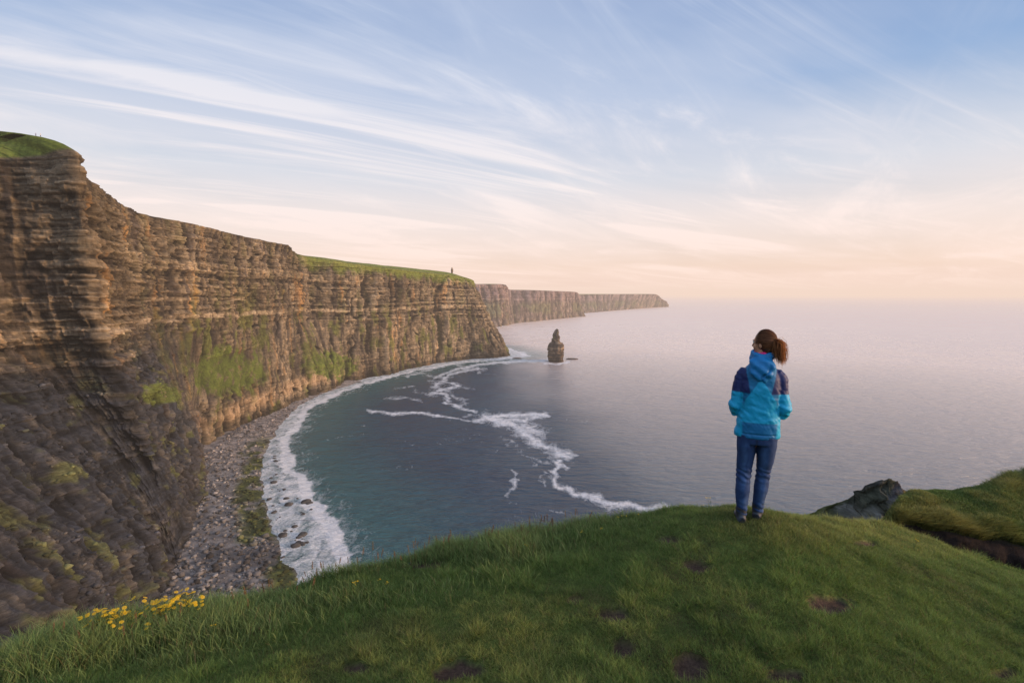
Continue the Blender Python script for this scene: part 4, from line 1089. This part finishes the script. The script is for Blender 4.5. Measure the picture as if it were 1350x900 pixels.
    def jf(V, Nn):
        x_, y_, z_ = V.T
        arm = sst(.155, .175, np.abs(x_)+.18*np.clip(1.30-z_, -.1, .1))
        w_ = .0075*fbm(x_*9+3, y_*9, z_*22, seed=51, o=3)+.013*np.abs(fbm(x_*14+z_*12, y_*12, z_*9, seed=52, o=3))
        # gathered folds at elbows and waist
        w_ += .0028*np.sin(z_*110+x_*60+4*fbm(x_*8, y_*8, z_*8, seed=53))*arm*sst(.16, .03, np.abs(z_-1.03))
        w_ += .002*np.sin(z_*80+14*x_+5*fbm(x_*7, y_*7, z_*7, seed=54))*(1-arm)*sst(.12, .02, np.abs(z_-.97))
        w_ -= .010*sst(.008, .0, np.abs(z_-.815))*(1-arm)
        V = V+Nn*w_[:, None]
        C = np.broadcast_to(cyan, V.shape).copy()
        C = mixc(C, mid_c, (1-arm)*sst(-.006, .006, z_-(1.30-1.55*np.abs(x_-.0)-.0)+.0))     # raglan side panels
        C = mixc(C, mid_c, (1-arm)*sst(1.275, 1.285, z_))
        C = mixc(C, hemc, (1-arm)*sst(.915, .905, z_))
        C = mixc(C, mid_c*.9, (1-arm)*sst(.125, .14, np.abs(x_))*sst(1.0, 1.1, z_))
        sh_ = sst(1.158, 1.168, z_)*sst(.112, .122, np.abs(x_)+.35*np.clip(z_-1.30, 0, .2)*0+.22*np.clip(1.30-z_, -.15, .14))
        C = mixc(C, navy, sh_)
        C = mixc(C, C*.35, arm*sst(.012, .0, np.abs(y_-.16)))
        seam = np.maximum.reduce([sst(.005, .001, np.abs(z_-.910))*(1-arm), sst(.004, .001, np.abs(z_-1.163))*arm])
        return V, C*(1-.45*seam[:, None])
    jk = fuse('jacket', bm, .0075, M_JACKET, root, 3, jf)
    bm = bmesh.new()
    # hood lying folded on the shoulders
    for a0, a1, rr in ((-2.6, 2.6, 0),):
        pts = []
        for i in range(15):
            a = -2.3+4.6*i/14; pts.append((Vector((.005+math.sin(a)*.083, .022-math.cos(a)*.075, 1.455-.012*math.cos(a)+.012)), .030, .042))
        loft(bm, pts, 14)
    loft(bm, [((.0, -.050, 1.465), .080, .032, 'h'), ((.0, -.080, 1.435), .106, .040, 'h'), ((.002, -.100, 1.39), .114, .042, 'h'), ((.006, -.116, 1.335), .100, .038, 'h'), ((.010, -.115, 1.285), .060, .028, 'h'), ((.012, -.108, 1.262), .03, .018, 'h')], 28, 2.2)
    def hf(V, Nn):
        x_, y_, z_ = V.T
        w_ = .010*fbm(x_*10, y_*10, z_*14, seed=61, o=3)-.012*sst(.02, .0, np.abs(x_-.045-.35*(z_-1.36)+.02*np.sin(z_*40)))*sst(1.44, 1.38, z_)+.006*np.sin(z_*70+x_*45)
        C = np.broadcast_to(np.array([.006, .15, .37]), V.shape)*(1+6*np.clip(w_, -.05, .05))[:, None]
        return V+Nn*w_[:, None], C
    fuse('hood', bm, .007, M_JACKET, jk, 2, hf)
    # ---- jeans
    bm = bmesh.new()
    loft(bm, [((-.010, .0, .90), .150, .100, 'h'), ((-.010, -.004, .83), .168, .110, 'h'), ((-.008, -.008, .77), .176, .116, 'h'), ((-.006, -.006, .72), .168, .110, 'h')], 30, 2.3)
    loft(bm, [((-.094, -.008, .80), .094, .108), ((-.098, -.006, .70), .088, .100), ((-.102, .0, .58), .078, .086), ((-.110, .004, .46), .068, .070), ((-.113, -.006, .40), .066, .067), ((-.116, -.022, .30), .067, .070), ((-.118, -.024, .20), .057, .060), ((-.118, -.02, .12), .050, .054), ((-.119, -.02, .075), .049, .056)], 22)
    loft(bm, [((.080, -.006, .80), .092, .108), ((.078, .004, .70), .087, .100), ((.074, .03, .58), .076, .086), ((.064, .062, .46), .066, .070), ((.060, .068, .40), .064, .067), ((.050, .068, .30), .064, .070), ((.038, .082, .20), .055, .060), ((.034, .095, .12), .049, .054), ((.033, .10, .085), .048, .056)], 22)
    def jn(V, Nn):
        x_, y_, z_ = V.T
        w_ = .005*fbm(x_*10, y_*10, z_*16, seed=71, o=3)+.0045*np.sin(z_*130+x_*50+5*fbm(x_*9, y_*9, z_*9, seed=72))*np.maximum(sst(.10, .02, np.abs(z_-.43)), sst(.10, .0, np.abs(z_-.12)))
        cx_ = np.where(x_ < -.015, -.107, .058)
        fade_ = sst(.055, .0, np.abs(x_-cx_))*(y_ < .1)*sst(.3, .55, np.abs(fbm(x_*5, y_*5, z_*5, seed=73))+.35)
        C = mixc(np.broadcast_to(np.array([.013, .036, .110]), V.shape), np.array([.055, .12, .27]), fade_*.6*sst(.82, .6, z_))
        C = C*(1+12*np.clip(w_, -.02, .02))[:, None]
        C = mixc(C, np.array([.009, .016, .045]), sst(.014, .004, np.abs(x_+.015))*sst(.5, .6, z_)*.8)
        C = mixc(C, np.array([.010, .018, .05]), np.maximum(sst(.003, 0, np.abs(z_-.755-.3*np.abs(x_+.012)))*(y_ < 0), sst(.003, 0, np.abs(np.abs(x_+.012)-.055))*(z_ < .77)*(z_ > .66)*(y_ < 0))*.8)
        return V+Nn*w_[:, None], C
    fuse('jeans', bm, .0075, M_JEANS, root, 2, jn)
    # ---- boots
    for s_, (ax, ay, yw, gz_) in ((-1, (-.120, -.02, .10, 0)), (1, (.030, .10, -.18, .0))):
        bm = bmesh.new(); Rm = Matrix.Rotation(yw, 3, 'Z')
        def P(a_, b_, c_): return Vector((ax, ay, 0))+Rm@Vector((a_, b_, c_))
        g0, _e = ground(np.array([fx+ax]), np.array([fy+ay+.04])); dz = float(g0[0])-fz
        loft(bm, [(P(0, 0, .145), .050, .056, 'h'), (P(0, -.002, .11), .050, .056, 'h'), (P(0, .0, .07), .046, .060, 'h'), (P(0, .005, .04), .044, .066, 'h')], 18)
        loft(bm, [(P(0, -.068, .040), .030, .030), (P(0, -.04, .045), .043, .040), (P(0, .03, .045), .044, .040), (P(0, .10, .038), .050, .032), (P(0, .155, .032), .046, .024), (P(0, .185, .028), .030, .018)], 18)
        def bf(V, Nn):
            V = V.copy(); V[:, 2] = np.maximum(V[:, 2], .006)+dz
            zz_ = V[:, 2]-dz
            C = mixc(np.broadcast_to(np.array([.018, .022, .030]), V.shape), np.array([.07, .09, .12]), sst(.0, .3, fbm(V[:, 0]*25, V[:, 1]*12, V[:, 2]*25, seed=81))*.5)
            C = mixc(C, np.array([.012, .012, .013]), sst(.022, .016, zz_)); C = mixc(C, np.array([.12, .11, .10]), sst(.003, .001, np.abs(zz_-.024)))
            C = mixc(C, np.array([.018, .02, .026]), sst(.115, .125, zz_))
            return V, C
        fuse('boot', bm, .006, M_SHOE, root, 1, bf)
    # ---- scarf at the neck
    bm = bmesh.new(); pts = []
    for i in range(17):
        a = -math.pi+2*math.pi*i/16*.999; pts.append((Vector((-.002+math.sin(a)*.070, .034-math.cos(a)*.066, 1.487+.006*math.sin(3*a))), .020, .020))
    loft(bm, pts, 10)
    fuse('scarf', bm, .006, M_PINK, root, 1)
    # ---- hair
    bm = bmesh.new()
    ball(bm, hp(0, -.018, .022), (.082, .096, .094), YAW, 28); ball(bm, hp(0, -.045, -.030), (.070, .062, .060), YAW, 20)
    ball(bm, hp(0, -.098, .030), (.034, .030, .034), YAW, 14)
    hd_ = [Vector((0, 0, 0))]
    def hair(V, Nn):
        r_ = V-np.array(HC); f_ = r_@np.array(fwd); s_ = r_@np.array(side); u_ = r_[:, 2]
        # pull back off the face: push in the part in front of the hairline
        front = sst(.050, .075, f_-.35*np.clip(u_-.045, 0, .1)*2)*sst(.092, .070, u_)
        low = sst(.015, .035, f_)*sst(.005, -.02, u_)
        k_ = np.maximum(front, low)
        V = V-Nn*(.022*k_)[:, None]
        strand = fbm(s_*60, u_*20+f_*14, 0, seed=86, o=3)
        V = V+Nn*(.0025*strand)[:, None]
        C = mixc(np.broadcast_to(np.array([.075, .028, .013]), V.shape), np.array([.19, .075, .032]), sst(-.2, .6, strand))
        return V, C*(.7+.3*sst(-.08, .06, u_))[:, None]
    hr = fuse('hair', bm, .006, M_HAIR, root, 1, hair)
    # ponytail of many strands
    tail0 = hp(0, -.108, .026); K_ = 900; seg = 7
    r2 = np.random.default_rng(5); Vs = []; Fs = []; Cs = []
    ctrl = np.array([tail0[:], (tail0+Vector((.018, -.02, -.004)))[:], (tail0+Vector((.034, -.03, -.035)))[:], (tail0+Vector((.040, -.03, -.085)))[:], (tail0+Vector((.052, -.025, -.150)))[:]])
    tt = np.linspace(0, 4, seg); spine = catmull(ctrl, tt); wid = np.interp(tt, [0, 1, 2, 3, 4], [.012, .026, .042, .040, .020])
    for j_ in range(K_):
        a, rr = r2.uniform(0, 6.283), r2.uniform(0, 1)**.7; o_ = np.array([math.cos(a)*rr, math.sin(a)*rr*.8, .25*r2.normal()])
        endf = r2.uniform(.75, 1.25)
        P_ = spine+o_[None]*wid[:, None]+np.cumsum(r2.normal(0, .0065, (seg, 3)), 0)
        P_[1:] = P_[:1]+(P_[1:]-P_[:1])*(1+.1*(endf-1)*tt[1:, None])
        w_ = .0022*np.linspace(1, .3, seg)[:, None]*np.array([math.cos(a), math.sin(a), .3]); b0 = len(Vs)*0
        Vs.append(np.stack([P_-w_, P_+w_], 1).reshape(-1, 3))
        Fs.append(np.array([(2*k_, 2*k_+1, 2*k_+3, 2*k_+2) for k_ in range(seg-1)])+j_*2*seg)
        c0 = np.array([.16, .060, .025])*(1-.0)+np.array([.26, .12, .045])*r2.random()+np.array([.16, .08, .03])*max(0, o_[0])  # right-hand strands warmed: low sunlight painted into the hair colour
        Cs.append(np.tile(c0*r2.uniform(.6, 1.2), (2*seg, 1)))
    # strands combed back over the head to the tie
    Hs = []; Hf = []; Hc = []; ns = 9; cnt = 0
    for j_ in range(2600):
        ph = r2.uniform(-math.pi, math.pi); fr = r2.uniform(.55, 1.02)
        # start direction: around the hairline (front, sides, nape), in head space (side, fwd, up)
        th = np.array([math.sin(ph), .35+.1*math.cos(ph), math.cos(ph)*1.0]); th = th*np.array([1, 1.25 if math.cos(ph) > 0 else -.35, .75 if math.cos(ph) < 0 else .85])
        th /= np.linalg.norm(th); en = np.array([0, -.98, .12]); en = en+r2.normal(0, .05, 3); en /= np.linalg.norm(en)
        om = math.acos(np.clip(th@en, -1, 1)); t_ = np.linspace(1-fr if fr < 1 else 0, 1, ns)[:, None]
        dd_ = (np.sin((1-t_)*om)*th+np.sin(t_*om)*en)/math.sin(om)
        lift = 1.03+.05*r2.random()+.03*np.sin(t_*math.pi)+(.06*r2.random() if r2.random() < .06 else 0)
        lp = dd_*np.array([.080, .097, .094])*lift+np.array([0, -.016, .022])
        W_ = np.array(HC)+lp[:, :1]*np.array(side)+lp[:, 1:2]*np.array(fwd)+lp[:, 2:]*np.array([0, 0, 1.])
        tg = np.gradient(W_, axis=0); wv = np.cross(tg, W_-np.array(HC)); wv /= np.linalg.norm(wv, axis=1, keepdims=True)+1e-9
        wv = wv*.0019*np.array([.5]+[1]*(ns-2)+[.5])[:, None]
        Hs.append(np.stack([W_-wv, W_+wv], 1).reshape(-1, 3)); Hf.append(np.array([(2*k_, 2*k_+1, 2*k_+3, 2*k_+2) for k_ in range(ns-1)])+cnt*2*ns); cnt += 1
        Hc.append(np.tile((np.array([.085, .032, .014])+np.array([.20, .085, .035])*r2.random()**1.5)*r2.uniform(.6, 1.3), (2*ns, 1)))
    me = raw_mesh('hair_strands', np.concatenate(Hs), np.concatenate(Hf)); setcol(me, np.concatenate(Hc)); new_obj('hair_strands', me, M_GRASSH, hr)
    me = raw_mesh('ponytail', np.concatenate(Vs), np.concatenate(Fs)); setcol(me, np.concatenate(Cs)); new_obj('ponytail', me, M_GRASSH, hr)
    bm = bmesh.new(); ball(bm, tuple(tail0+(hp(0, -.1, .03)-tail0)*.3), (.020, .020, .022)); me = D.meshes.new('hair_tie'); bm.to_mesh(me); bm.free(); new_obj('hair_tie', me, M_TIE, hr, True)
M_GRASSH = leaf_mat('hair_strands', .45)
woman()

def walker(X, Y, d_, coat, label):
    """small standing figure far away on the clifftop path"""
    p = at_y(X, Y, d_); root = D.objects.new('person', None); COL.objects.link(root); root.location = p
    dg = bpy.context.evaluated_depsgraph_get()
    hit = sc.ray_cast(dg, Vector((p[0], p[1], 400)), Vector((0, 0, -1)))
    # skip the haze layer
    z0 = 400; hz_ = None
    for _ in range(4):
        hit = sc.ray_cast(dg, Vector((p[0], p[1], z0)), Vector((0, 0, -1)))
        if not hit[0]: break
        if hit[4].name.startswith('haze'): z0 = hit[1].z-.01; continue
        root.location.z = hit[1].z; break
    tag(root, label, 'person')
    bm = bmesh.new(); ball(bm, (0, 0, 1.58), (.08, .095, .115))
    loft(bm, [((0, 0, .85), .14, .1, 'h'), ((0, 0, 1.1), .14, .1, 'h'), ((0, 0, 1.36), .19, .1, 'h'), ((0, 0, 1.42), .06, .06, 'h'), ((0, 0, 1.52), .05, .05, 'h')], 14)
    for s_ in (-1, 1):
        loft(bm, [((s_*.19, 0, 1.36), .05, .05), ((s_*.24, 0, 1.1), .042, .042), ((s_*.25, .05, .82), .035, .035)], 10)
        loft(bm, [((s_*.08, 0, .88), .085, .085), ((s_*.09, 0, .45), .06, .06), ((s_*.10, 0, .05), .045, .045), ((s_*.10, .14, .04), .04, .03)], 10)
    fuse('body', bm, .02, M_SKIN, root, 2)
    bm = bmesh.new()
    loft(bm, [((0, 0, .78), .19, .14, 'h'), ((0, 0, 1.1), .18, .14, 'h'), ((0, 0, 1.36), .22, .13, 'h'), ((0, 0, 1.46), .08, .08, 'h')], 14)
    for s_ in (-1, 1): loft(bm, [((s_*.17, 0, 1.38), .08, .08), ((s_*.26, 0, 1.1), .065, .065), ((s_*.27, .05, .86), .055, .055)], 10)
    fuse('coat', bm, .02, cloth_mat('coat', coat, .8), root, 2)
    bm = bmesh.new(); loft(bm, [((0, 0, .95), .15, .11, 'h'), ((0, 0, .8), .16, .12, 'h')], 14)
    for s_ in (-1, 1): loft(bm, [((s_*.085, 0, .86), .10, .10), ((s_*.095, 0, .45), .075, .075), ((s_*.10, 0, .08), .06, .06)], 10)
    fuse('trousers', bm, .02, cloth_mat('trousers', (.03, .03, .04), .8), root, 2)
walker(49.5, 206, 262, (.30, .34, .45), 'tiny walker in a grey blue coat on the high clifftop, the left of two')
walker(55.5, 205, 262, (.75, .75, .72), 'tiny walker in a white coat on the high clifftop, the right of two')

sc.view_settings.view_transform = 'Standard'; sc.view_settings.look = 'None'; sc.view_settings.exposure = 0
sc.render.resolution_x = 1024; sc.render.resolution_y = 682
sc.cycles.use_denoising = True
sc.cycles.max_bounces = 6; sc.cycles.volume_bounces = 0; sc.cycles.caustics_reflective = False; sc.cycles.caustics_refractive = False
